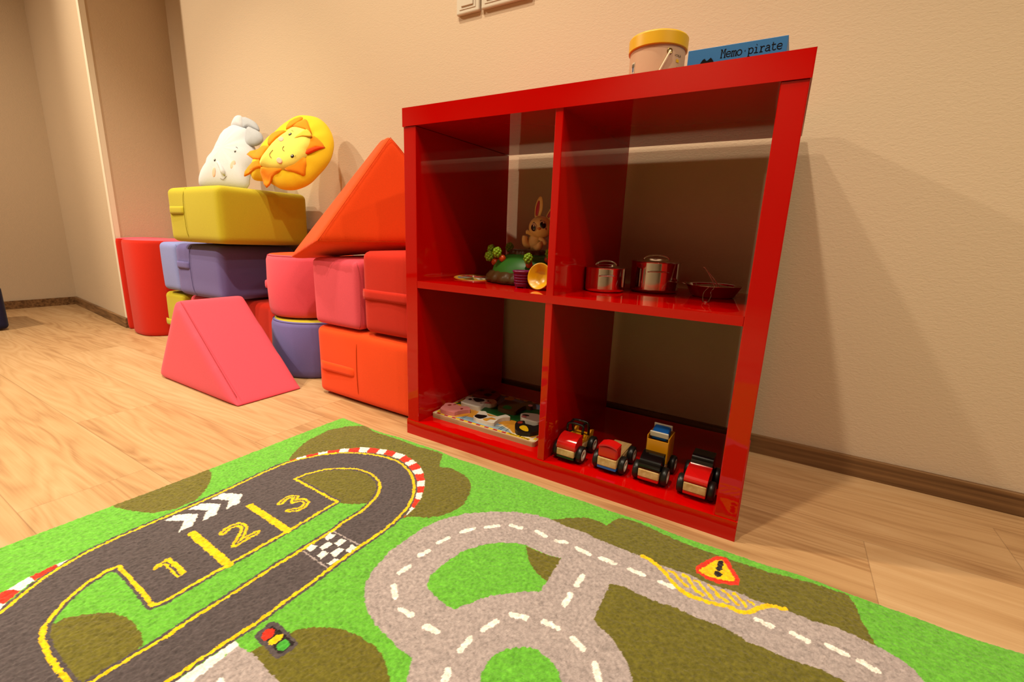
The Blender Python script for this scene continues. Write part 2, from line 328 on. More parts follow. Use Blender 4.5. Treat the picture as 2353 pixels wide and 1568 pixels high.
# rug pattern: (colour, stroke width or 0 for filled, outline in tenths of a millimetre)
RUGOPS = [(1,0,[-2378,-3764,-1738,-3856,-1463,-4000,-1146,-4248,-929,-4530,-934,-4866,-1116,-5137,-1459,-5290,-1721,-5374,-1838,-5422,-2135,-5361]),
(1,0,[-983,-2654,-1220,-2339,-1472,-1853,-1579,-1188,-1378,-707,-1015,-408,-662,-523,-8,-529,888,-564,1600,-492,1922,-1012,2152,-896,2554,-954,2816,-1093,2958,-1240,3099,-1491,3217,-1842,3188,-2132,3095,-2341,2936,-2513,2695,-2646,2430,-2905,739,-2459,-441,-2627]),
(1,0,[4800,-1315,5111,-1054,5310,-906,5525,-880,5724,-909,5769,-683,5868,-555,5984,-528,6274,-531,6595,-577,7045,-622,7462,-637,7853,-623,8226,-610,8581,-571,8922,-525,9261,-486,9337,-691,9387,-985,9453,-1242,9502,-1367,8480,-1881,6451,-2128,5450,-1578]),
(1,0,[2973,-5720,3000,-5637,3137,-5301,3143,-5245,3190,-5174,3291,-5087,3413,-5013,3572,-4936,3740,-4879,3925,-4862,4120,-4860,4273,-4882,4419,-4938,4539,-5006,4662,-5092,4849,-5262,4506,-5919,3632,-5761,3526,-5756,3325,-5747,3136,-5724,2978,-5722]),
(6,0,[5052,-5275,4808,-4998,4754,-4928,4640,-4725,4401,-4720,4159,-4679,3904,-4636,3657,-4542,3417,-4389,3242,-4205,3124,-3959,3030,-3530,3038,-3205,3062,-2788,3169,-2428,3406,-2055,3747,-1746,4134,-1494,4482,-1361,4800,-1315,5177,-1350,5452,-1331,5711,-1370,6006,-1377,6289,-1383,6474,-1363,6655,-1408,6873,-1404,7184,-1379,7468,-1417,7799,-1355,7940,-1363,8146,-1383,8278,-1353,8473,-1337,8786,-1346,9068,-1298,9276,-1326,9494,-1357,9698,-1419,9832,-1530,9919,-1676,9980,-1989,9831,-2514,8851,-3344,5251,-5654]),
(0,0,[4012,-3770,3920,-3593,3925,-3293,3985,-2910,4158,-2599,4351,-2393,4584,-2245,4761,-2192,4968,-2200,5181,-2200,5393,-2151,5428,-2716,5438,-2973,5247,-3070,4961,-3334,4805,-3522,4682,-3745,4609,-3872,4445,-3884,4234,-3847]),
(1,0,[4774,-2198,4874,-2336,5020,-2515,5210,-2648,5428,-2716,5396,-2158,5183,-2204,4942,-2208]),
(1,0,[6237,-2241,6265,-2985,6351,-3056,6560,-3132,6737,-3273,6892,-3437,6985,-3583,7134,-3930,7257,-4134,9918,-2879,9358,-2202,9146,-2179,9026,-2189,8851,-2169,8577,-2208,8291,-2220,8093,-2229,7882,-2177,7709,-2159,7448,-2193,7140,-2163,6933,-2206,6633,-2211,6440,-2177]),
(0,0,[5674,-4824,5509,-4542,5443,-4431,5428,-4237,5485,-4065,5598,-3936,5734,-3841,5879,-3807,6034,-3841,6184,-3923,6290,-4034,6469,-4310,6187,-4788]),
(6,0,[2778,-5756,2978,-5722,3136,-5724,3325,-5747,3526,-5756,3632,-5761,3984,-5817,2898,-6699,2808,-6297]),
(5,0,[2667,-5749,2784,-5755,2779,-5864,2815,-6293,2846,-6581,2655,-6658,2660,-6393]),
(5,0.009,[3060,-6106,3084,-6157]),
(5,0.0085,[3489,-3338,3531,-3178]),
(5,0.0085,[3526,-2940,3594,-2751]),
(5,0.0085,[3684,-2503,3788,-2323]),
(5,0.0085,[3965,-2163,4096,-2012]),
(5,0.0085,[4285,-1872,4471,-1841]),
(5,0.0085,[4745,-1772,4937,-1799]),
(5,0.0085,[5144,-1806,5302,-1750]),
(5,0.0085,[5515,-1782,5722,-1812]),
(5,0.0085,[5931,-1789,6142,-1793]),
(5,0.0085,[6393,-1785,6597,-1785]),
(5,0.0085,[6851,-1792,7042,-1792]),
(5,0.0085,[3498,-3793,3518,-3610]),
(5,0.0085,[3626,-4027,3786,-4162]),
(5,0.0085,[4011,-4274,4189,-4263]),
(5,0.0085,[4461,-4300,4650,-4282]),
(5,0.0085,[5121,-3928,5189,-3733]),
(5,0.0085,[5305,-3526,5488,-3471]),
(5,0.0085,[5722,-3391,5923,-3378]),
(5,0.0085,[5057,-4332,5062,-4136]),
(5,0.0085,[6148,-3417,6325,-3493]),
(5,0.0085,[5166,-4803,5098,-4606]),
(5,0.0085,[6527,-3603,6677,-3821]),
(5,0.0085,[5827,-2320,5826,-2543]),
(5,0.0085,[5831,-2757,5831,-2974]),
(5,0.0085,[8157,-1761,8310,-1769]),
(5,0.0085,[8558,-1739,8731,-1773]),
(5,0.0085,[8956,-1709,9139,-1740]),
(5,0.0085,[9274,-1759,9442,-1806]),
(3,0.0075,[6469,-1375,6549,-1363,6642,-1404,6747,-1453,6843,-1525,6931,-1617,7015,-1706,7112,-1764,7225,-1809,7330,-1823,7427,-1807,7555,-1803,7666,-1761,7759,-1732,7834,-1729,7902,-1746,7992,-1717,8078,-1630,8163,-1511,8267,-1379,8376,-1339,8467,-1334]),
(3,0.0055,[6930,-1467,6986,-1468,7071,-1560,7147,-1618,7218,-1659]),
(3,0.0055,[7122,-1434,7179,-1451,7265,-1575,7343,-1663,7440,-1699]),
(3,0.0055,[7299,-1463,7351,-1464,7454,-1589,7570,-1696]),
(3,0.0055,[7496,-1457,7565,-1515,7656,-1606,7759,-1644]),
(3,0.0055,[7665,-1431,7739,-1468,7816,-1549,7898,-1608]),
(3,0.0055,[7822,-1413,7895,-1464,7990,-1571]),
(3,0.0055,[8019,-1456,8077,-1471]),
(4,0,[7253,-1193,7267,-1085,7385,-843,7475,-688,7558,-633,7672,-671,7768,-868,7868,-1047,7870,-1190,7785,-1246,7610,-1318,7435,-1327,7299,-1277]),
(3,0,[7314,-1171,7365,-1078,7497,-772,7569,-730,7628,-762,7722,-937,7812,-1111,7748,-1182,7599,-1226,7445,-1255,7333,-1217]),
(7,0.008,[7571,-790,7567,-992]),
(7,0.012,[7573,-1104,7571,-1120]),
(2,0,[1419,-7892,1046,-7840,444,-7665,23,-7399,-208,-7136,-279,-7044,-349,-6945,-422,-6847,-561,-6658,-655,-6472,-703,-6290,-759,-6113,-799,-5781,-803,-5433,-803,-5186,-804,-4551,-840,-3975,-894,-3303,-902,-2927,-886,-2754,-814,-2518,-749,-2367,-637,-2144,-513,-1977,-372,-1817,-204,-1677,-9,-1558,212,-1462,451,-1384,719,-1338,977,-1327,1246,-1396,1470,-1487,1664,-1590,1882,-1762,2033,-1904,2157,-2055,2287,-2248,2389,-2445,2453,-2631,2490,-2801,2532,-2972,2553,-3417,2543,-3726,2563,-4183,2584,-4466,2623,-5473,2590,-5903,2587,-6441,2595,-6759,2647,-7282,2441,-7663,1419,-7892]),
(0,0,[-153,-3048,-143,-2822,-72,-2638,12,-2459,151,-2316,317,-2192,477,-2080,669,-2049,891,-2030,1105,-2079,1310,-2161,1475,-2292,1615,-2460,1709,-2646,1769,-2845,1817,-3042,1814,-3263,1814,-3462,1853,-3683,1856,-4344,1860,-4828,1883,-5197,1887,-5803,1919,-6168,1899,-6888,1955,-6991,1721,-7004,1411,-7014,1053,-7011,754,-6983,532,-6913,406,-6814,253,-6666,144,-6527,36,-6350,-27,-6137,-15,-5979,753,-6005,1236,-6035,1280,-5914,1269,-5518,1255,-5093,1252,-4112,1206,-3097,-153,-3048]),
(1,0,[-153,-3048,-143,-2822,-72,-2638,12,-2459,151,-2316,317,-2192,477,-2080,669,-2049,891,-2030,1105,-2079,1310,-2161,1475,-2292,1615,-2460,1709,-2646,1711,-2793,1630,-2881,1493,-2996,1335,-3078,1201,-3091]),
(1,0,[522,-6862,575,-6812,559,-6742,650,-6617,796,-6470,942,-6374,1170,-6306,1406,-6280,1640,-6312,1828,-6365,1873,-6583,1885,-6897,1922,-6995,803,-6979]),
(2,0.014,[1419,-7892,1046,-7840,444,-7665,23,-7399,-208,-7136,-279,-7044,-349,-6945,-422,-6847,-561,-6658,-655,-6472,-703,-6290,-759,-6113,-799,-5781,-803,-5433,-803,-5186,-804,-4551,-840,-3975,-894,-3303,-902,-2927,-886,-2754,-814,-2518,-749,-2367,-637,-2144,-513,-1977,-372,-1817,-204,-1677,-9,-1558,212,-1462,451,-1384,719,-1338,977,-1327,1246,-1396,1470,-1487,1664,-1590,1882,-1762,2033,-1904,2157,-2055,2287,-2248,2389,-2445,2453,-2631,2490,-2801,2532,-2972,2553,-3417,2543,-3726,2563,-4183,2584,-4466,2623,-5473,2590,-5903,2587,-6441,2595,-6759,2647,-7282,2441,-7663,1419,-7892]),
(3,0.0052,[1419,-7892,1046,-7840,444,-7665,23,-7399,-208,-7136,-279,-7044,-349,-6945,-422,-6847,-561,-6658,-655,-6472,-703,-6290,-759,-6113,-799,-5781,-803,-5433,-803,-5186,-804,-4551,-840,-3975,-894,-3303,-902,-2927,-886,-2754,-814,-2518,-749,-2367,-637,-2144,-513,-1977,-372,-1817,-204,-1677,-9,-1558,212,-1462,451,-1384,719,-1338,977,-1327,1246,-1396,1470,-1487,1664,-1590,1882,-1762,2033,-1904,2157,-2055,2287,-2248,2389,-2445,2453,-2631,2490,-2801,2532,-2972,2553,-3417,2543,-3726,2563,-4183,2584,-4466,2623,-5473,2590,-5903,2587,-6441,2595,-6759,2647,-7282,2441,-7663,1419,-7892]),
(2,0.014,[-153,-3048,-143,-2822,-72,-2638,12,-2459,151,-2316,317,-2192,477,-2080,669,-2049,891,-2030,1105,-2079,1310,-2161,1475,-2292,1615,-2460,1709,-2646,1769,-2845,1817,-3042,1814,-3263,1814,-3462,1853,-3683,1856,-4344,1860,-4828,1883,-5197,1887,-5803,1919,-6168,1899,-6888,1955,-6991,1721,-7004,1411,-7014,1053,-7011,754,-6983,532,-6913,406,-6814,253,-6666,144,-6527,36,-6350,-27,-6137,-15,-5979,753,-6005,1236,-6035,1280,-5914,1269,-5518,1255,-5093,1252,-4112,1206,-3097,-153,-3048]),
(3,0.0052,[-153,-3048,-143,-2822,-72,-2638,12,-2459,151,-2316,317,-2192,477,-2080,669,-2049,891,-2030,1105,-2079,1310,-2161,1475,-2292,1615,-2460,1709,-2646,1769,-2845,1817,-3042,1814,-3263,1814,-3462,1853,-3683,1856,-4344,1860,-4828,1883,-5197,1887,-5803,1919,-6168,1899,-6888,1955,-6991,1721,-7004,1411,-7014,1053,-7011,754,-6983,532,-6913,406,-6814,253,-6666,144,-6527,36,-6350,-27,-6137,-15,-5979,753,-6005,1236,-6035,1280,-5914,1269,-5518,1255,-5093,1252,-4112,1206,-3097,-153,-3048]),
(4,0,[-924,-2745,-909,-2510,-858,-2550,-919,-2748]),
(5,0,[-909,-2510,-849,-2306,-772,-2368,-858,-2550]),
(4,0,[-849,-2306,-736,-2076,-659,-2132,-772,-2368]),
(5,0,[-736,-2076,-653,-1887,-553,-1978,-659,-2132]),
(4,0,[-653,-1887,-495,-1692,-382,-1791,-553,-1978]),
(5,0,[-495,-1692,-358,-1528,-244,-1653,-382,-1791]),
(4,0,[-358,-1528,-202,-1344,-50,-1523,-244,-1653]),
(5,0,[-202,-1344,-13,-1222,120,-1435,-50,-1523]),
(4,0,[-13,-1222,231,-1140,327,-1340,120,-1435]),
(5,0,[231,-1140,405,-1067,503,-1283,327,-1340]),
(4,0,[405,-1067,665,-1038,726,-1243,503,-1283]),
(5,0,[665,-1038,930,-1020,953,-1238,726,-1243]),
(4,0,[930,-1020,1205,-1083,1183,-1301,953,-1238]),
(5,0,[1205,-1083,1382,-1135,1342,-1357,1183,-1301]),
(4,0,[1382,-1135,1625,-1255,1544,-1453,1342,-1357]),
(5,0,[1625,-1255,1816,-1399,1696,-1534,1544,-1453]),
(4,0,[1816,-1399,2035,-1592,1919,-1704,1696,-1534]),
(5,0,[2035,-1592,2180,-1757,2065,-1852,1919,-1704]),
(4,0,[2180,-1757,2306,-1952,2216,-2029,2065,-1852]),
(5,0,[2306,-1952,2429,-2163,2323,-2195,2216,-2029]),
(4,0,[2429,-2163,2525,-2430,2465,-2445,2323,-2195]),
(5,0,[2525,-2430,2569,-2675,2559,-2681,2465,-2445]),
(4,0,[2569,-2675,2584,-2773,2579,-2772,2559,-2681]),
(5,0,[-774,-6309,-782,-6456,-715,-6461]),
(4,0,[-782,-6456,-757,-6752,-612,-6732,-715,-6461]),
(5,0,[-757,-6752,-690,-6972,-504,-6891,-612,-6732]),
(4,0,[-690,-6972,-504,-6891,-364,-7061,-415,-7095,-490,-7140,-658,-7088,-681,-7042]),
(5,0,[-364,-7061,-273,-7166,-410,-7252,-490,-7140]),
(5,0,[-709,-5122,-718,-4915,-638,-4824,-450,-4702,-166,-4928,-174,-5130,-427,-4929]),
(5,0,[-726,-4736,-744,-4525,-628,-4430,-446,-4320,-180,-4547,-183,-4762,-433,-4558]),
(5,0,[-747,-4344,-760,-4136,-633,-4031,-435,-3945,-207,-4140,-198,-4366,-443,-4175]),
(3,0.0125,[47,-5021,1270,-5083]),
(3,0.0125,[26,-4065,1254,-4111]),
(3,0.012,[441,-4748,401,-4671,377,-4573,392,-4493,481,-4452,593,-4474,700,-4563,788,-4668,894,-4790,873,-4629,871,-4428]),
(2,0.0024,[441,-4748,401,-4671,377,-4573,392,-4493,481,-4452,593,-4474,700,-4563,788,-4668,894,-4790,873,-4629,871,-4428]),
(3,0.0115,[406,-3711,353,-3607,352,-3486,446,-3421,504,-3503,552,-3552,575,-3477,646,-3416,768,-3427,841,-3539,836,-3654,731,-3753]),
(2,0.0024,[406,-3711,353,-3607,352,-3486,446,-3421,504,-3503,552,-3552,575,-3477,646,-3416,768,-3427,841,-3539,836,-3654,731,-3753]),
(3,0.0085,[460,-5690,441,-5597,426,-5533]),
(3,0,[395,-5486,913,-5490,947,-5628,464,-5607,364,-5541]),
(2,0.0028,[441,-5597,449,-5559,908,-5579]),
(5,0,[1901,-3895,1868,-3760,1996,-3747,2007,-3904]),
(5,0,[1890,-4229,1883,-4098,2001,-4087,2018,-4237]),
(5,0,[2035,-4093,2024,-3923,2136,-3908,2147,-4085]),
(5,0,[2147,-3890,2148,-3748,2256,-3736,2269,-3897]),
(5,0,[2162,-4228,2153,-4095,2273,-4094,2287,-4249]),
(5,0,[2301,-4084,2288,-3912,2406,-3910,2440,-4101]),
(5,0,[2434,-3901,2415,-3748,2518,-3748,2521,-3908]),
(5,0,[2453,-4243,2449,-4113,2530,-4103,2535,-4258]),
(6,0.0024,[1886,-3694,2510,-3694]),
(6,0.0024,[1900,-4289,2538,-4307]),
(2,0,[2762,-5333,2814,-5305,3146,-5308,3343,-5344,3354,-5386,3346,-5582,3311,-5605,2791,-5580,2775,-5552,2762,-5353]),
(7,0,[2839,-5510,2849,-5357,3300,-5360,3289,-5555]),
(4,0,[2874,-5526,2834,-5474,2846,-5413,2903,-5376,2965,-5414,2974,-5473,2970,-5526,2922,-5545]),
(3,0,[3032,-5536,3002,-5480,3012,-5409,3059,-5365,3105,-5400,3111,-5471,3098,-5529,3060,-5548]),
(8,0,[3171,-5518,3136,-5468,3140,-5402,3194,-5379,3265,-5396,3289,-5441,3280,-5502,3238,-5541])]
BK = {"LION":{"body":[[0.0226,0.1426],[0.0531,0.144],[0.0965,0.1346],[0.1285,0.111],[0.1537,0.0787],[0.1697,0.0438],[0.1748,0.0091],[0.1715,-0.031],[0.1566,-0.0653],[0.136,-0.0968],[0.1149,-0.1252],[0.0965,-0.1396],[0.0671,-0.1529],[0.0383,-0.1565],[0.0049,-0.1519],[-0.0194,-0.1399],[-0.0466,-0.128],[-0.0751,-0.1231],[-0.1035,-0.1195],[-0.1171,-0.1027],[-0.1225,-0.0856],[-0.1201,-0.0481],[-0.1074,-0.0187],[-0.1001,0.0106],[-0.0843,0.0404],[-0.0573,0.0705],[-0.0352,0.0976],[-0.0073,0.1249]],"face":[[0.0243,0.0392],[0.0398,0.0601],[0.0813,0.0534],[0.1035,0.0442],[0.1169,0.018],[0.1194,-0.0084],[0.1112,-0.0302],[0.1088,-0.0518],[0.0854,-0.0816],[0.0545,-0.1001],[0.0139,-0.1059],[-0.0234,-0.1008],[-0.0491,-0.0912],[-0.0574,-0.0819],[-0.0533,-0.064],[-0.0372,-0.0375],[-0.0204,-0.009],[0.0038,0.0207]],"petals":[[[0.0167,0.0501],[0.0142,0.0863],[0.0475,0.1183],[0.059,0.0984],[0.0392,0.0675]],[[0.0371,0.0656],[0.0603,0.0985],[0.0756,0.1002],[0.1124,0.0349],[0.0882,0.0532]],[[-0.0496,0.015],[-0.0448,0.0416],[-0.0144,0.048],[0.0198,0.0412],[-0.0108,0.0143],[-0.034,-0.0164]],[[-0.1428,-0.0272],[-0.1027,-0.007],[-0.0335,-0.018],[-0.0417,-0.0384],[-0.0623,-0.0698]],[[-0.1321,-0.1149],[-0.1262,-0.0793],[-0.0647,-0.0666],[-0.0603,-0.0856],[-0.0539,-0.0945],[-0.1142,-0.1057]],[[-0.0554,-0.0945],[-0.0277,-0.0974],[0.0379,-0.1013],[-0.0133,-0.1261],[-0.0371,-0.1577],[-0.0586,-0.1249]],[[0.0379,-0.1037],[0.0753,-0.0835],[0.1056,-0.05],[0.107,-0.1108],[0.0874,-0.1122]],[[0.1039,-0.0343],[0.1109,-0.0031],[0.1127,0.0284],[0.1334,0.0245],[0.1592,-0.0025],[0.1372,-0.0104],[0.1108,-0.0329]]],"tuft":[[0.067,0.004],[0.0823,0.0304],[0.0979,0.0471],[0.1163,0.0308],[0.117,0.0195],[0.0908,0.0158]],"fold":[[0.1068,-0.0391],[0.1145,-0.0253],[0.1414,-0.0089],[0.1583,-0.0035],[0.1368,-0.0233],[0.112,-0.0441]],"eyes":[[0.0478,0.0188],[0.0706,-0.0634]],"cheeks":[[0.0196,-0.0022],[0.0273,-0.0821]],"nose":[[0.0377,-0.0311],[0.0343,-0.0383],[0.0363,-0.0451],[0.0422,-0.0489]],"smile":[[-0.001,-0.0455],[-0.0106,-0.0585],[-0.0108,-0.0661],[-0.0037,-0.0725]],"brows":[[[0.0486,0.0332],[0.0528,0.0352],[0.0558,0.0306]],[[0.0782,-0.0663],[0.0815,-0.0632],[0.0824,-0.0597]]]},"ELE":{"body":[[-0.111,-0.1727],[-0.1271,-0.1181],[-0.1117,-0.0784],[-0.1137,-0.052],[-0.098,-0.0252],[-0.0888,0.0151],[-0.0773,0.0727],[-0.0655,0.1036],[-0.0493,0.1174],[-0.0322,0.1279],[0.0026,0.1179],[0.0348,0.1046],[0.0547,0.0608],[0.0799,0.0211],[0.0998,-0.0379],[0.0836,-0.0904],[0.0829,-0.1672],[-0.0064,-0.1857]],"top":[[-0.0489,0.1165],[-0.0483,0.1481],[-0.0362,0.1736],[-0.0118,0.1695],[0.0065,0.1205],[-0.022,0.115]],"ear1":[[-0.0127,0.1702],[0.0345,0.1558],[0.0648,0.1315],[0.0754,0.1039],[0.027,0.1172],[-0.0026,0.1198]],"ear2":[[0.0365,0.1052],[0.0671,0.1003],[0.1043,0.08],[0.1193,0.0495],[0.1034,0.0271],[0.0818,0.0224],[0.0459,0.0314]],"cheeks":[[0.0349,-0.0777],[-0.0423,-0.1094]],"eyes":[[0.034,-0.0209],[-0.0417,-0.0631]],"brows":[[[0.0317,-0.0019],[0.0356,-0.002],[0.0384,-0.0056]]],"trunk":[[-0.0293,-0.0697],[-0.012,-0.0904],[0.0044,-0.1211]],"mouth":[[-0.0152,-0.1316],[-0.0028,-0.1347],[0.0121,-0.1235]]},"PZ":{"sky":[[0.0301,0.2597],[0.0362,0.2882],[0.1069,0.2784],[0.2416,0.2706],[0.2761,0.236],[0.205,0.2154],[0.1498,0.1964],[0.0434,0.2176]],"grass":[[0.0509,0.1283],[0.0428,0.1984],[0.0512,0.2363],[0.1563,0.2013],[0.2761,0.236],[0.3441,0.1515],[0.3125,0.103],[0.2424,0.1224],[0.1243,0.1341]],"sand":[[0.0486,0.0523],[0.0472,0.12],[0.0625,0.1369],[0.1378,0.1233],[0.2485,0.1268],[0.3109,0.106],[0.3409,0.0828],[0.3293,0.0666],[0.2937,0.0647],[0.2453,0.0626],[0.181,0.0548],[0.1113,0.0592]],"pond":[[0.1125,0.0577],[0.1307,0.0783],[0.1616,0.0819],[0.1943,0.0872],[0.2325,0.088],[0.2638,0.0761],[0.2818,0.0601],[0.2471,0.0598],[0.181,0.0548]],"pond_edge":[[0.223,0.0679],[0.2337,0.0888],[0.2638,0.0761],[0.2826,0.0587],[0.2798,0.0579],[0.2621,0.0706],[0.2394,0.0798]],"reeds":[[[0.1268,0.0587],[0.1266,0.0826]],[[0.132,0.0593],[0.1298,0.0923]],[[0.2406,0.0593],[0.2415,0.0901]],[[0.246,0.0589],[0.2474,0.0944]],[[0.2608,0.0593],[0.2593,0.0834]]],"sun":[[0.1419,0.2426],[0.1382,0.2549],[0.1452,0.2663],[0.1586,0.2673],[0.1688,0.2569],[0.1617,0.2426]],"pieces":{"pig":[[0.0621,0.0587],[0.05,0.0865],[0.0454,0.0995],[0.0554,0.1097],[0.0696,0.1121],[0.0903,0.1059],[0.1067,0.1153],[0.1217,0.1081],[0.1266,0.0989],[0.1217,0.0978],[0.1102,0.0801],[0.1059,0.0659],[0.1023,0.0608]],"cow":[[0.0757,0.1288],[0.0696,0.1515],[0.0633,0.1763],[0.0821,0.1814],[0.1152,0.1916],[0.1349,0.2006],[0.1534,0.1858],[0.1512,0.1702],[0.1434,0.1617],[0.132,0.1586],[0.133,0.127]],"barn":[[0.0601,0.2046],[0.0541,0.2319],[0.0559,0.2564],[0.0742,0.267],[0.1011,0.2644],[0.1205,0.2534],[0.1313,0.2336],[0.1337,0.2025],[0.0964,0.2043]],"horse":[[0.1751,0.1583],[0.1646,0.1998],[0.1638,0.2164],[0.1808,0.2233],[0.1972,0.2214],[0.2111,0.2233],[0.2159,0.2411],[0.2254,0.251],[0.2403,0.234],[0.2462,0.2165],[0.2385,0.2108],[0.2274,0.2079],[0.2263,0.1753],[0.2249,0.1564]],"dog":[[0.1641,0.0654],[0.1577,0.0845],[0.1535,0.1061],[0.1657,0.1151],[0.1862,0.0958],[0.2051,0.1025],[0.2143,0.1214],[0.2206,0.1284],[0.2367,0.121],[0.2298,0.1136],[0.2236,0.1067],[0.2204,0.0927],[0.2213,0.0751],[0.2193,0.0625]],"sheep":[[0.248,0.1535],[0.2507,0.1639],[0.2576,0.1705],[0.2732,0.177],[0.2903,0.1773],[0.3091,0.1577],[0.31,0.14],[0.3055,0.1299],[0.265,0.1301]],"hen":[[0.2761,0.0714],[0.2664,0.0903],[0.2658,0.1054],[0.2767,0.1156],[0.2881,0.1017],[0.3009,0.1023],[0.3116,0.1036],[0.3207,0.1167],[0.3364,0.0902],[0.3231,0.0624],[0.3209,0.0608],[0.3028,0.0537],[0.2888,0.0557]]},"marks":{"pig":[[[0.0588,0.0904],[0.0597,0.0992],[0.0669,0.0991],[0.0665,0.0908]],[[0.0687,0.1005],[0.0722,0.1113],[0.075,0.1052]],[[0.1026,0.0887],[0.1019,0.096],[0.1081,0.0954],[0.1082,0.0877]]],"cow":[[[0.0823,0.1727],[0.0914,0.1825],[0.1126,0.1838],[0.1198,0.1748],[0.114,0.1619],[0.1037,0.157]],[[0.076,0.1592],[0.077,0.1688],[0.0851,0.1661],[0.0853,0.1575]],[[0.1257,0.1792],[0.1257,0.1849],[0.1309,0.1831],[0.1309,0.1774]],[[0.1192,0.1546],[0.1218,0.1593],[0.1242,0.1545]]],"barn":[[[0.0894,0.2143],[0.0905,0.2307],[0.109,0.2322],[0.1085,0.2103]],[[0.0596,0.2361],[0.0597,0.248],[0.0705,0.2477],[0.0709,0.235]],[[0.093,0.2453],[0.0956,0.257],[0.1054,0.2547],[0.1041,0.241]]],"horse":[[[0.1869,0.1618],[0.1842,0.1839],[0.2049,0.1804],[0.2099,0.1632]]],"dog":[[[0.1603,0.072],[0.1589,0.0854],[0.1673,0.0891],[0.1838,0.0941],[0.1879,0.0828],[0.1826,0.0673],[0.1723,0.0666]]],"sheep":[[[0.2534,0.1501],[0.2576,0.1581],[0.2691,0.1593],[0.2711,0.1525],[0.26,0.1477]]],"hen":[[[0.2853,0.0781],[0.2887,0.0891],[0.2991,0.0881],[0.3125,0.0729],[0.3143,0.0641],[0.304,0.0627],[0.2905,0.0693]]]},"marks2":{"cow":[[[0.1275,0.1636],[0.1282,0.1726],[0.1411,0.1766],[0.1443,0.1689],[0.1358,0.1615]]],"dog":[[[0.1905,0.0662],[0.1898,0.0749],[0.1971,0.0825],[0.2009,0.09],[0.2155,0.0867],[0.2122,0.0811],[0.2036,0.0781],[0.2028,0.0638]]],"sheep":[[[0.2581,0.1391],[0.2578,0.1485],[0.2659,0.1496],[0.2706,0.1412],[0.2646,0.1368]]],"hen":[[[0.2681,0.0959],[0.2695,0.1049],[0.2768,0.1067],[0.2811,0.0966],[0.2741,0.0915]]],"horse":[[[0.2319,0.2194],[0.2349,0.2271],[0.2433,0.2252],[0.2458,0.2173],[0.2387,0.2136]]]},"board":[[0.0411,0.0494],[0.0281,0.2717],[0.35,0.0455]]}}
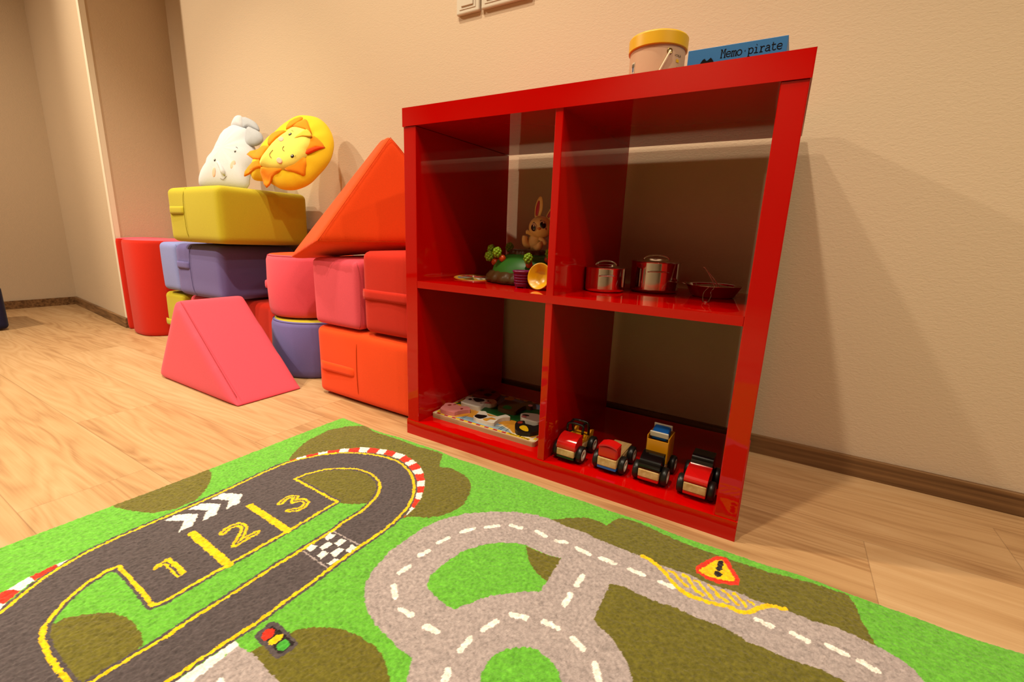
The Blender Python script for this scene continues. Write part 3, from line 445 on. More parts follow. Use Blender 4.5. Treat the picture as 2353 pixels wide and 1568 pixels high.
# ------------------------------------------------------------------ play rug
def rug():
    x0, x1, y0, y1, st = -.197, 1.32, -1.02, -.041, .0013
    nx = int((x1-x0)/st); ny = int((y1-y0)/st)
    xs = np.linspace(x0, x1, nx); ys = np.linspace(y0, y1, ny)
    X, Y = np.meshgrid(xs, ys)
    rng = np.random.RandomState(3)
    def blur(a, k):
        for _ in range(k):
            a = (a+np.roll(a, 1, 0)+np.roll(a, -1, 0))/3; a = (a+np.roll(a, 1, 1)+np.roll(a, -1, 1))/3
        return a
    nz = blur(rng.randn(ny, nx), 1); nz /= nz.std(); nz = .75*nz+.45*rng.randn(ny, nx)
    jx = blur(rng.randn(ny, nx), 2); jx = jx/jx.std()*.0005
    jy = blur(rng.randn(ny, nx), 2); jy = jy/jy.std()*.0005
    PX = (X+jx).ravel(); PY = (Y+jy).ravel()
    pal = np.array([lin(*c, k=.80)[:3] for c in RUGPAL])
    col = np.tile(pal[0], (nx*ny, 1))
    def inside(px, py, poly):
        r = np.zeros(px.shape, bool); n = len(poly)
        for i in range(n):
            xa, ya = poly[i]; xb, yb = poly[(i+1) % n]
            if ya == yb: continue
            c = ((ya > py) != (yb > py)) & (px < (xb-xa)*(py-ya)/(yb-ya)+xa); r ^= c
        return r
    for c, w, flat in RUGOPS:
        pts = [(flat[i]/1e4, flat[i+1]/1e4) for i in range(0, len(flat), 2)]
        a = np.array(pts); mg = w+.002
        bb = (PX > a[:, 0].min()-mg) & (PX < a[:, 0].max()+mg) & (PY > a[:, 1].min()-mg) & (PY < a[:, 1].max()+mg)
        ix = np.nonzero(bb)[0]
        if len(ix) == 0: continue
        px, py = PX[ix], PY[ix]
        if w == 0:
            col[ix[inside(px, py, pts)]] = pal[c]
        else:
            hit = np.zeros(len(ix), bool)
            for (xa, ya), (xb, yb) in zip(pts[:-1], pts[1:]):
                dx, dy = xb-xa, yb-ya; L = dx*dx+dy*dy+1e-12
                t = np.clip(((px-xa)*dx+(py-ya)*dy)/L, 0, 1)
                hit |= (px-xa-t*dx)**2+(py-ya-t*dy)**2 < (w/2)**2
            col[ix[hit]] = pal[c]
    # tuft-to-tuft variation of the yarn
    yarn = blur(rng.randn(ny, nx), 1).ravel(); yarn /= yarn.std(); yarn = yarn*.8+.6*rng.randn(len(yarn))
    col = np.clip(col*(1+.13*yarn[:, None]), 0, 1)
    # shape: slightly wavy edge, soft rounded border, pile height
    E = np.minimum(np.minimum(X-x0, x1-X), np.minimum(Y-y0, y1-Y))
    top = .0062+.0012*np.exp(-E/.03)*np.sin(X*17+Y*11)+.0009*np.sin(X*5.1+1)*np.sin(Y*6.3)
    edge = np.clip(E/.006, 0, 1); top = top*np.sqrt(1-(1-edge)**2)
    Zc = top+.00055*nz*np.clip(edge*1.2, .15, 1)+.0008
    wob = .0018*np.sin(X*23)+.0013*np.sin(X*51+1)
    Yd = Y+wob*np.clip((Y-(y1-.05))/.05, 0, 1)
    cr = .012                                          # rounded corner
    cx, cy = x0+cr, y1-cr
    q = (X < cx) & (Y > cy); dx = cx-X; dy = Y-cy; mx = np.maximum(dx, dy); ln = np.sqrt(dx*dx+dy*dy)+1e-9
    Xd = np.where(q, cx-dx*mx/ln, X); Yd = np.where(q, cy+dy*mx/ln+wob, Yd)
    co = np.stack([Xd, Yd, Zc], -1).reshape(-1, 3)
    # border skirt down to the floor
    idx = np.arange(nx*ny).reshape(ny, nx)
    quads = np.stack([idx[:-1, :-1], idx[:-1, 1:], idx[1:, 1:], idx[1:, :-1]], -1).reshape(-1, 4)
    ring = np.concatenate([idx[0, :-1], idx[:-1, -1], idx[-1, :0:-1], idx[:0:-1, 0]])
    base = nx*ny; low = co[ring].copy(); low[:, 2] = 0
    rn = len(ring); ri = np.arange(rn)
    side = np.stack([ring, base+ri, base+(ri+1) % rn, ring[(ri+1) % rn]], -1)
    co = np.concatenate([co, low]); col = np.concatenate([col, np.tile(pal[9], (rn, 1))])
    faces = np.concatenate([quads, side])
    me = bpy.data.meshes.new('play_rug')
    me.vertices.add(len(co)); me.vertices.foreach_set('co', co.astype(np.float32).ravel())
    me.loops.add(len(faces)*4); me.loops.foreach_set('vertex_index', faces.astype(np.int32).ravel())
    me.polygons.add(len(faces)); me.polygons.foreach_set('loop_start', np.arange(0, len(faces)*4, 4, dtype=np.int32))
    me.polygons.foreach_set('use_smooth', np.ones(len(faces), bool))
    me.update(calc_edges=True)
    at = me.color_attributes.new('yarn', 'FLOAT_COLOR', 'POINT')
    at.data.foreach_set('color', np.concatenate([col, np.ones((len(col), 1))], 1).astype(np.float32).ravel())
    m = new_mat('tufted_rug_yarn', (1, 1, 1, 1), .95, .1, sheen=.3)
    va = nn(m, 'ShaderNodeVertexColor', layer_name='yarn'); lk(m, va.outputs[0], bsdf(m).inputs['Base Color'])
    me.materials.append(m)
    o = bpy.data.objects.new('play_rug', me); scene.collection.objects.link(o)
    tag(o, 'green children\'s play rug printed with a race track, roads and a warning sign', 'rug')
RUGPAL = [(106, 184, 56), (108, 102, 34), (84, 75, 78), (255, 205, 10), (236, 50, 28), (252, 246, 240), (174, 161, 161), (36, 28, 28), (70, 170, 56), (56, 112, 36)]
rug()

# ------------------------------------------------------------------ red cube shelf
m_red = new_mat('red_gloss_lacquer', lin(248, 4, 2, k=.46), .035, .42)
def red_shelf():
    T, t, W, D = .038, .016, .77, .393
    r = thing('cube_shelf', 'glossy red two by two cube shelf standing against the wall', 'shelf', (W/2, D/2, 0))
    P = Matrix.Translation((-W/2, -D/2, 0)); e = .007           # the right flank runs back very slightly inwards
    def pt(name, x0, x1, y0, y1, z0, z1, taper=0):
        MB().prism([(x0, y0), (x1, y0), (x1-taper, y1), (x0, y1)], z0, z1).build(name, m_red, r, P, bevel=.0012, segs=2)
    pt('bottom_board', 0, W, 0, D, 0, T, e)
    pt('top_board', 0, W, 0, D, W-T, W, e)
    pt('side_panel', .0022, T, .0022, D, T, W-T-.001); pt('side_panel', W-T, W-.0022, .0022, D, T, W-T-.001, e)
    c = W/2
    pt('shelf_board', T, W-T, .0022, D, c-t/2, c+t/2)
    pt('divider', c-t/2, c+t/2, .003, D, T, c-t/2); pt('divider', c-t/2, c+t/2, .003, D, c+t/2, W-T)
red_shelf()
SH = .393     # top of the middle board
SB = .038     # top of the bottom board
ST = .77

# ------------------------------------------------------------------ foam play blocks
FAB = dict(orange=fabric('orange_foam_cover', (250, 76, 8)), redor=fabric('red_orange_foam_cover', (208, 36, 8)), pink=fabric('pink_foam_cover', (234, 84, 104)),
           purple=fabric('violet_blue_foam_cover', (112, 104, 168)), lblue=fabric('light_blue_foam_cover', (136, 146, 208)), lime=fabric('lime_foam_cover', (192, 178, 34)),
           navy=fabric('navy_foam_cover', (30, 28, 60)))
SEAM = {k: new_mat(k+'_seam_thread', tuple(c*.72 for c in v[:3])+(1,), .9, .1) for k, v in
        dict(orange=lin(250, 84, 16), redor=lin(226, 48, 18), pink=lin(240, 92, 104), purple=lin(112, 104, 168), lblue=lin(136, 146, 208), lime=lin(192, 178, 34), navy=lin(30, 28, 60)).items()}
def rounded_box(w, d, h, r, bulge, n=22, seed=0):
    rn = random.Random(seed); ph = [rn.uniform(0, 6) for _ in range(6)]
    half = (w/2, d/2, h/2); vs = {}; verts = []; faces = []
    def mp(u): return math.copysign(1-(1-abs(u))**1.7, u)
    def vert(i, j, k):
        key = (i, j, k)
        if key in vs: return vs[key]
        u = [mp(2*q/n-1) for q in key]
        p = Vector([u[a]*half[a] for a in range(3)])
        q = Vector([max(-half[a]+r, min(half[a]-r, p[a])) for a in range(3)])
        dd = p-q
        if dd.length > 1e-9: dd = dd.normalized()*r
        o = q+dd
        for a in range(3):
            b, c = (a+1) % 3, (a+2) % 3
            if abs(u[a]) > .999 or True:
                s = u[a]**7
                amt = bulge*(1-u[b]**2)*(1-u[c]**2)*s
                o[a] += amt
        o += Vector((math.sin(9*p.y+ph[0])*math.sin(13*p.z+ph[1]), math.sin(11*p.x+ph[2])*math.sin(9*p.z+ph[3]), math.sin(8*p.x+ph[4])*math.sin(10*p.y+ph[5])))*.0014
        vs[key] = len(verts); verts.append(tuple(o)); return vs[key]
    for a in range(3):
        for side in (0, n):
            for i in range(n):
                for j in range(n):
                    def key(ii, jj):
                        k = [0, 0, 0]; k[a] = side; k[(a+1) % 3] = ii; k[(a+2) % 3] = jj; return vert(*k)
                    f = [key(i, j), key(i+1, j), key(i+1, j+1), key(i, j+1)]
                    faces.append(f if side else f[::-1])
    return verts, faces
def strap(r, col, cx, y, z, L, hgt=.028, side=False):
    """sewn-on carrying handle: a flat padded strap standing a little off the cover"""
    n = 16; b = MB(); vs = []; fs = []
    for i in range(n+1):
        u = i/n; off = .0050*min(1, math.sin(PI*u)*3)-.0035
        for dz, dy in ((-.5, .002), (-.46, -.0012), (-.2, -.0022), (.2, -.0022), (.46, -.0012), (.5, .002)):
            vs.append((cx-L/2+L*u, y-off+dy+.0015, z+dz*hgt))
    for i in range(n):
        for k in range(6): fs.append((i*6+k, (i+1)*6+k, (i+1)*6+(k+1) % 6, i*6+(k+1) % 6))
    fs += [tuple(range(6)), tuple(n*6+k for k in range(5, -1, -1))]
    b.add(vs, fs, 0, True)
    return b.build('handle', FAB[col], r)
def foam_block(label, col, x0, x1, y0, y1, z0, z1, handle=None, rad=.02, bulge=.004, seams=(), rz=0, seed=0):
    w, d, h = x1-x0, y1-y0, z1-z0
    r = thing('foam_block', label, 'foam block', ((x0+x1)/2, (y0+y1)/2, z0), rz)
    v, f = rounded_box(w-2*bulge-.003, d-2*bulge-.003, h-2*bulge-.003, rad, bulge, seed=seed)
    MB().add(v, f, 0, True, Matrix.Translation((0, 0, h/2))).build('cover', FAB[col], r)
    if handle: strap(r, col, handle[0]-(x0+x1)/2, -d/2-.0005, handle[1]-z0, handle[2])
    for s in seams:                      # ('v', x) vertical seam on the front, ('r', y) vertical seam on the right side
        if s[0] == 'v':
            xx = s[1]-(x0+x1)/2; pth = [(xx, -d/2+.001+.006*abs(2*t-1)**6*2-.002*(1-abs(2*t-1)), h*(.05+.9*t)) for t in [i/14 for i in range(15)]]
        elif s[0] == 'r':
            yy = s[1]-(y0+y1)/2; pth = [(w/2-.001-.010*abs(2*t-1)**6, yy, h*(.05+.9*t)) for t in [i/14 for i in range(15)]]
        elif s[0] == 'h':
            zz = s[1]-z0; pth = [(-w/2+w*t, -d/2+.004, zz) for t in [i/10 for i in range(1, 10)]]
        MB().tube(pth, .0008, 6).build('seam', SEAM[col], r)
    return r
YB = .405     # backs of the blocks stand just off the baseboard
foam_block('orange foam block on the floor touching the red shelf, with a long handle', 'orange', -.437, -.02, .052, .400, 0, .222, handle=(-.330, .098, .16), seams=[('v', -.245)], seed=1)
foam_block('pink foam block resting on the orange floor block, left half', 'pink', -.440, -.228, .052, .385, .220, .428, seams=[('r', .062)], seed=2, rad=.018)
foam_block('red-orange foam block resting on the orange floor block beside the shelf', 'redor', -.222, -.016, .052, .385, .220, .456, handle=(-.115, .335, .19), seed=3)
foam_block('violet-blue foam block with a handle under the big lime block', 'purple', -1.365, -1.005, .085, .405, .217, .433, handle=(-1.286, .345, .10), seams=[('v', -1.225)], seed=4, rad=.026)
foam_block('small light blue foam block left of the violet block', 'lblue', -1.535, -1.375, .10, .40, .219, .4315, seams=[('r', .112)], seed=5)
foam_block('big lime green foam block on top of the stack, under the plush toys', 'lime', -1.275, -.893, .045, .395, .434, .641, handle=(-1.190, .553, .11), seams=[('v', -1.13)], seed=6, rad=.022)
foam_block('lime green foam block on the floor under the light blue block', 'lime', -1.575, -1.395, .115, .40, 0, .217, handle=(-1.49, .078, .17), seed=7)
foam_block('pink foam block on the floor under the violet block', 'pink', -1.388, -1.215, .13, .40, 0, .217, seed=8)
foam_block('dark red foam block on the floor under the violet block, behind the pink wedge', 'redor', -1.205, -.86, .19, .405, 0, .217, seed=9)
foam_block('navy foam block standing at the far left of the floor', 'navy', -2.55, -2.222, -.50, -.235, 0, .21, seed=10)
# tall half-round blocks at the pier corner
def half_round(label, x0, x1, y0, y1, h, side, top, seamcol, ex=2.6, z0=0):
    """upright block with a rounded front, side cover and a differently coloured end panel"""
    cx, cy = (x0+x1)/2, y1
    r = thing('foam_pillar', label, 'foam block', (cx, (y0+y1)/2, z0))
    a, b = (x1-x0)/2, (y1-y0)
    out = []
    N = 44
    for i in range(N+1):
        th = PI+PI*i/N
        c, s = math.cos(th), math.sin(th)
        out.append((a*math.copysign(abs(c)**(2/ex), c), (b)*math.copysign(abs(s)**(2/ex), s)+b/2))
    for i in range(1, 10): out.append((a-2*a*i/10, b/2))
    pr = MB(); n = len(out)
    def ring(k, z): return [(p[0]*k, (p[1])*k, z) for p in out]
    lv = [(.93, 0), (.965, .003), (.99, .010), (1, .022), (1.004, h/2), (1, h-.016), (.985, h-.005), (.965, h-.001)]
    vs = [v for k, z in lv for v in ring(k, z)]; fs = []
    for j in range(len(lv)-1):
        for k in range(n): fs.append((j*n+k, j*n+(k+1) % n, (j+1)*n+(k+1) % n, (j+1)*n+k))
    fs.append(tuple(range(n-1, -1, -1)))
    pr.add(vs, fs, 0, True).build('side_cover', side, r)
    tp = MB(); vs = []; fs = []
    ks = [(.965, h-.001), (.9, h+.001), (.7, h+.004), (.35, h+.006), (.02, h+.007)]
    vs = [v for k, z in ks for v in ring(k, z)]
    for j in range(len(ks)-1):
        for k in range(n): fs.append((j*n+k, j*n+(k+1) % n, (j+1)*n+(k+1) % n, (j+1)*n+k))
    fs.append(tuple((len(ks)-1)*n+k for k in range(n)))
    tp.add(vs, fs, 0, True).build('end_panel', top, r)
    return r
half_round('tall red half-round foam pillar with pink end, nearer the light blue block', -1.868, -1.585, .06, .34, .428, FAB['redor'], FAB['pink'], SEAM['redor'], 3.0)
half_round('narrow red foam pillar with pink end, at the very left of the stack', -1.926, -1.871, .085, .32, .428, FAB['redor'], FAB['pink'], SEAM['redor'], 2.6)
# round blocks
def round_block(label, cx, cy, rad, z0, h, side, top, seamcol, handle=None, sag=0):
    r = thing('round_foam_block', label, 'foam block', (cx, cy, z0))
    p = [(rad-.016, .0005), (rad-.006, .003), (rad-.001, .012), (rad+.002, .03), (rad+.004, h/2), (rad+.001, h-.02), (rad-.003, h-.007), (rad-.010, h-.001)]
    MB().lathe(p, 72, caps=False, soft=True).build('side_cover', side, r)
    MB().lathe([(rad-.010, h-.001), (rad-.03, h+.001), (rad*.5, h+.004), (1e-4, h+.006)], 72, caps=False).build('end_panel', top, r)
    MB().lathe([(1e-4, 0), (rad-.03, 0), (rad-.016, .0005)], 72, caps=False).build('end_panel', top, r)
    MB().tube([(math.cos(a)*(rad-.004), math.sin(a)*(rad-.004), h-.0045) for a in [2*PI*i/72 for i in range(72)]], .0009, 6, closed=True).build('seam', seamcol, r)
    if handle:
        a0, a1, hz = handle; b = MB(); vs = []; fs = []; n = 14
        for i in range(n+1):
            a = math.radians(a0+(a1-a0)*i/n); off = .0045*min(1, math.sin(PI*i/n)*2.5)+.001
            for dz, dr in ((-.5, -.002), (-.44, .0012), (-.2, .0022), (.2, .0022), (.44, .0012), (.5, -.002)):
                q = rad+.003+off+dr; vs.append((q*math.cos(a), q*math.sin(a), hz+dz*.028))
        for i in range(n):
            for k in range(6): fs.append((i*6+k, (i+1)*6+k, (i+1)*6+(k+1) % 6, i*6+(k+1) % 6))
        fs += [tuple(range(6)), tuple(n*6+k for k in range(5, -1, -1))]
        b.add(vs, fs, 0, True).build('handle', side, r)
    return r
round_block('violet-blue round foam block with lime top on the floor behind the pink wedge', -.665, .245, .158, 0, .197, FAB['purple'], FAB['lime'], SEAM['purple'])
round_block('pink round foam block with orange top, on the lime-topped round block', -.695, .25, .148, .2035, .212, FAB['pink'], FAB['orange'], SEAM['pink'], handle=(205, 240, .105))
round_block('orange round foam block, mostly hidden behind the light blue block', -1.465, .27, .08, .4345, .004, FAB['orange'], FAB['orange'], SEAM['orange'])

# soft wedges: convex solids with rounded, slightly swollen faces
def soft_solid(name, label, verts, col, seam_paths, voxel=.007, smooth=38, swell=.0):
    c = Vector((0, 0, 0))
    for v in verts: c += Vector(v)/len(verts)
    base = Vector((c.x, c.y, min(v[2] for v in verts)))
    r = thing(name, label, 'foam block', base)
    bm = bmesh.new()
    for v in verts: bm.verts.new(Vector(v)-base)
    bmesh.ops.convex_hull(bm, input=bm.verts)
    bmesh.ops.recalc_face_normals(bm, faces=bm.faces)
    me = bpy.data.meshes.new('cover'); bm.to_mesh(me); bm.free()
    me.materials.append(FAB[col])
    o = bpy.data.objects.new('cover', me); scene.collection.objects.link(o); o.parent = r
    rm = o.modifiers.new('remesh', 'REMESH'); rm.mode = 'VOXEL'; rm.voxel_size = voxel; rm.use_smooth_shade = True
    sm = o.modifiers.new('smooth', 'SMOOTH'); sm.factor = .5; sm.iterations = smooth
    for pth in seam_paths:
        pts = [Vector(p)-base for p in pth]
        MB().tube([tuple(p) for p in pts], .0008, 6).build('seam', SEAM[col], r)
    return r
def lerp(a, b, t): return tuple(a[i]+(b[i]-a[i])*t for i in range(3))
# pink wedge on the floor
Aw, Bw, Dw, Ew = (-.995, -.160, .0), (-.500, -.164, .0), (-.500, .050, .0), (-.995, .052, .0)
P1, P2 = (-.805, -.160, .283), (-.805, .050, .283)
k = lambda a, b, t: lerp(a, b, t)
inn = .014
seamp = [[(P1[0]+.012, P1[1]+.016, P1[2]-.010), (Bw[0]-.018, Bw[1]+.016, .024)]]
seam_tri = [[(P1[0]+.004, P1[1]-.0002, P1[2]-.026), (Bw[0]-.05, Bw[1]-.0002, .016)]]
soft_solid('foam_wedge', 'pink foam wedge lying alone on the wooden floor in front of the stack', [Aw, Bw, Dw, Ew, P1, P2], 'pink',
           [[lerp(seamp[0][0], seamp[0][1], i/12) for i in range(13)]])
# orange wedge on top
V, RR, PP = (-.335, .0, .468), (-.055, .395, .472), (-.232, .19, .772)
V2, R2, PP2 = (-.535, .045, .407), (-.30, .405, .450), (-.34, .262, .782)
def inset(a, b, cen, off): 
    return [tuple(Vector(lerp(a, b, i/14)) for _ in [0])[0] for i in range(15)]
fc = tuple((V[i]+RR[i]+PP[i])/3 for i in range(3))
q = lambda p, t: lerp(p, fc, t)
nrm = (Vector(RR)-Vector(V)).cross(Vector(PP)-Vector(V)).normalized()
if nrm.dot(Vector((.78, -.8, .5))-Vector(V)) < 0: nrm = -nrm
sp = [[tuple(Vector(lerp(q(a, .05), q(b, .05), i/14))+nrm*(-.0005)) for i in range(15)] for a, b in ((V, PP), (PP, RR), (RR, V))]
soft_solid('foam_wedge', 'orange triangular foam wedge balanced on top of the stack beside the shelf', [V, RR, PP, V2, R2, PP2], 'orange', sp)

# ------------------------------------------------------------------ plush toys
FU, FV, FN = (.9162, .4008, 0), (-.1737, .3971, .9012), (.3612, -.8256, .4335)
def puffy(pts, T, flatback=.5, rings=10, k=3, power=.55, off=0.0, wr=0):
    pts = smooth_closed([(p[0], p[1]) for p in pts], k); n = len(pts)
    cx = sum(p[0] for p in pts)/n; cy = sum(p[1] for p in pts)/n
    vs = []; fs = []
    def lay(sign, T):
        idx = []
        for j in range(rings+1):
            rr = 1-(j/rings)
            rr = math.sin(PI/2*(1-j/rings)) if j < rings else 0.001
            z = T*(max(0, 1-rr*rr))**power
            row = []
            for i, p in enumerate(pts):
                a = 2*PI*i/n
                wz = wr*math.sin(a*17+3*rr)*rr*(1-rr)*4
                row.append(len(vs)); vs.append((cx+(p[0]-cx)*rr, cy+(p[1]-cy)*rr, off+sign*(z+wz)))
            idx.append(row)
        for j in range(rings):
            for i in range(n):
                a, b = idx[j][i], idx[j][(i+1) % n]; c, d = idx[j+1][(i+1) % n], idx[j+1][i]
                fs.append((a, b, c, d) if sign > 0 else (d, c, b, a))
        fs.append(tuple(idx[-1]) if sign > 0 else tuple(idx[-1][::-1]))
    lay(1, T); lay(-1, T*flatback)
    return vs, fs
def dome_h(u, v, pts, T, power=.55):
    """height of the puffy body above its plane at (u, v)"""
    n = len(pts); cx = sum(p[0] for p in pts)/n; cy = sum(p[1] for p in pts)/n
    a = math.atan2(v-cy, u-cx); best = .1
    for i in range(n):
        (x1, y1), (x2, y2) = pts[i], pts[(i+1) % n]
        dx, dy = math.cos(a), math.sin(a); ex, ey = x2-x1, y2-y1
        den = dx*ey-dy*ex
        if abs(den) < 1e-12: continue
        t = ((x1-cx)*ey-(y1-cy)*ex)/den; s = ((x1-cx)*dy-(y1-cy)*dx)/den
        if t > 0 and -.001 <= s <= 1.001: best = t
    rr = min(1, math.hypot(u-cx, v-cy)/best)
    return T*(1-rr*rr)**power
def patch(pts, hfun, thick, seg=None, k=2, lift=0):
    """appliqué: a filled outline draped over the body surface"""
    pts = smooth_closed([(p[0], p[1]) for p in pts], k) if k > 1 else [(p[0], p[1]) for p in pts]
    n = len(pts); cx = sum(p[0] for p in pts)/n; cy = sum(p[1] for p in pts)/n
    vs = []; fs = []; rings = 6
    for j in range(rings+1):
        rr = 1-j/rings if j < rings else .002
        for p in pts:
            x, y = cx+(p[0]-cx)*rr, cy+(p[1]-cy)*rr
            vs.append((x, y, hfun(x, y)+lift+thick*(1-rr**4)**.5))
    for j in range(rings):
        for i in range(n): fs.append((j*n+i, j*n+(i+1) % n, (j+1)*n+(i+1) % n, (j+1)*n+i))
    fs.append(tuple(rings*n+i for i in range(n)))
    b = len(vs)
    for p in pts: vs.append((p[0], p[1], hfun(p[0], p[1])+lift-.004))
    for i in range(n): fs.append((b+i, b+(i+1) % n, (i+1) % n, i))
    return vs, fs
def ell(c, a, b, ang=0, n=20):
    ca, sa = math.cos(ang), math.sin(ang)
    return [(c[0]+a*math.cos(t)*ca-b*math.sin(t)*sa, c[1]+a*math.cos(t)*sa+b*math.sin(t)*ca) for t in [2*PI*i/n for i in range(n)]]
m_ly = fabric('lion_yellow_plush', (250, 205, 30)); m_lf = fabric('lion_face_plush', (252, 236, 110)); m_lo = fabric('lion_mane_felt', (250, 150, 14))
m_cheek = fabric('pink_cheek_felt', (250, 196, 172)); m_blk = new_mat('black_embroidery', lin(22, 14, 10), .5); m_eyew = new_mat('white_eye_dot', lin(250, 245, 235), .5)
m_line = new_mat('brown_embroidery', lin(120, 70, 30), .7)
def lion():
    L = BK['LION']
    r = thing('plush_lion', 'yellow plush lion cushion with orange mane leaning on the wall', 'plush toy')
    r.matrix_world = plane_matrix((-.83, .27, .775), FU, FV, FN)
    body = L['body']; T = .055; H = lambda x, y: dome_h(x, y, body, T)
    v, f = puffy(body, T, .75, wr=.0016); MB().add(v, f, 0, True).build('body', m_ly, r)
    for i, p in enumerate(L['petals']):
        n = len(p); cx = sum(q[0] for q in p)/n; cy = sum(q[1] for q in p)/n
        hf = lambda x, y: max(H(x, y), .012)+.003
        v, f = patch(p, hf, .004, k=2); MB().add(v, f, 0, True).build('mane_tuft', m_lo, r)
    v, f = patch(L['fold'], lambda x, y: max(H(x, y), .012)+.006, .003); MB().add(v, f, 0, True).build('mane_tuft', FAB['orange'], r)
    face = L['face']; HF = lambda x, y: H(x, y)+.010
    v, f = patch(face, lambda x, y: H(x, y)+.004, .010, k=3); MB().add(v, f, 0, True).build('face', m_lf, r)
    hl = lambda x, y: H(x, y)+.0143
    v, f = patch(L['tuft'], hl, .0015); MB().add(v, f, 0, True).build('hair_tuft', fabric('lion_tuft_felt', (252, 205, 70)), r)
    for c in L['cheeks']:
        v, f = patch(ell(c, .0115, .0085, -.6), hl, .0006, k=1); MB().add(v, f, 0, True).build('cheek', m_cheek, r)
    for c in L['eyes']:
        b = MB(); v, f = patch(ell(c, .0062, .0044, .9), hl, .0012, k=1); b.add(v, f, 0, True)
        v, f = patch(ell((c[0]+.0006, c[1]), .0022, .0016), lambda x, y: hl(x, y)+.0013, .0006, k=1); b.add(v, f, 1, True)
        b.build('eye', [m_blk, m_eyew], r)
    for nm, l in (('nose', L['nose']), ('smile', L['smile'])):
        MB().tube([(p[0], p[1], hl(*p)+.0006) for p in smooth_open(l)], .0007, 6).build(nm, m_line, r)
    for l in L['brows']: MB().tube([(p[0], p[1], hl(*p)+.0006) for p in smooth_open(l)], .0006, 6).build('eyebrow', m_line, r)
m_eg = fabric('elephant_grey_plush', (214, 216, 224)); m_ee = fabric('elephant_ear_plush', (180, 184, 192))
def elephant():
    E = BK['ELE']
    r = thing('plush_elephant', 'pale grey plush elephant leaning on the wall behind the lion', 'plush toy')
    r.matrix_world = plane_matrix((-1.2, .29, .79), FU, FV, FN)
    body = [(q[0], max(q[1], -.156)) for q in E['body']]; T = .05; H = lambda x, y: dome_h(x, y, body, T)
    v, f = puffy(body, T, .7, wr=.0008); MB().add(v, f, 0, True).build('head', m_eg, r)
    v, f = puffy(E['top'], .018, .9, off=.0); MB().add(v, f, 0, True).build('ear', m_eg, r)
    v, f = puffy(E['ear1'], .014, .9, off=-.002); MB().add(v, f, 0, True).build('ear', m_ee, r)
    v, f = puffy(E['ear2'], .016, .9, off=.018); MB().add(v, f, 0, True).build('ear', m_ee, r)
    for c, a, b_ in zip(E['cheeks'], (.0085, .0075), (.019, .018)):
        v, f = patch(ell(c, a, b_, -.1), H, .0012, k=1); MB().add(v, f, 0, True).build('cheek', m_cheek, r)
    for c in E['eyes']:
        b = MB(); v, f = patch(ell(c, .0034, .0052, -.2), H, .0014, k=1); b.add(v, f, 0, True)
        v, f = patch(ell((c[0]+.0006, c[1]+.0012), .0014, .0018), lambda x, y: H(x, y)+.0016, .0006, k=1); b.add(v, f, 1, True)
        b.build('eye', [m_blk, m_eyew], r)
    t = smooth_open(E['trunk'], 6); n = len(t)
    MB().tube([(p[0], p[1], H(*p)-.002+.003*(i/n)) for i, p in enumerate(t)], [.005+.006*(i/n) if i < n-3 else .009-.0028*(i-n+3) for i in range(n)], 16).build('trunk', m_eg, r)
    for l in E['brows'][:1]: MB().tube([(p[0], p[1], H(*p)+.001) for p in smooth_open(l)], .0007, 6).build('eyebrow', m_blk, r)
    MB().tube([(p[0], p[1], H(*p)+.002) for p in smooth_open(E['mouth'])], .0007, 6).build('mouth', m_line, r)
lion(); elephant()
# ------------------------------------------------------------------ wall switches
m_sw = new_mat('cream_switch_plastic', lin(240, 228, 208), .22, .5)
def switch(label, x0, x1, z0, z1, n):
    r = thing('wall_switch', label, 'switch', ((x0+x1)/2, YW, (z0+z1)/2))
    w, h = x1-x0, z1-z0
    MB().box(-w/2, w/2, -.012, 0, -h/2, h/2).build('plate', m_sw, r, bevel=.0035, segs=2)
    k = w/n
    for i in range(n):
        c = -w/2+k*(i+.5)
        MB().box(c-.029, c+.029, -.0135, -.010, -h/2+.011, h/2-.011).build('frame', m_sw, r, bevel=.0008)
        MB().box(c-.0215, c+.0215, -.0165, -.011, -h/2+.018, h/2-.018).build('rocker', m_sw, r, bevel=.0015)
switch('cream square light switch on the wall above the shelf, left one', -.1765, -.0935, 1.137, 1.220, 1)
switch('wide cream double wall switch right of the single switch', -.0865, .079, 1.137, 1.220, 2)

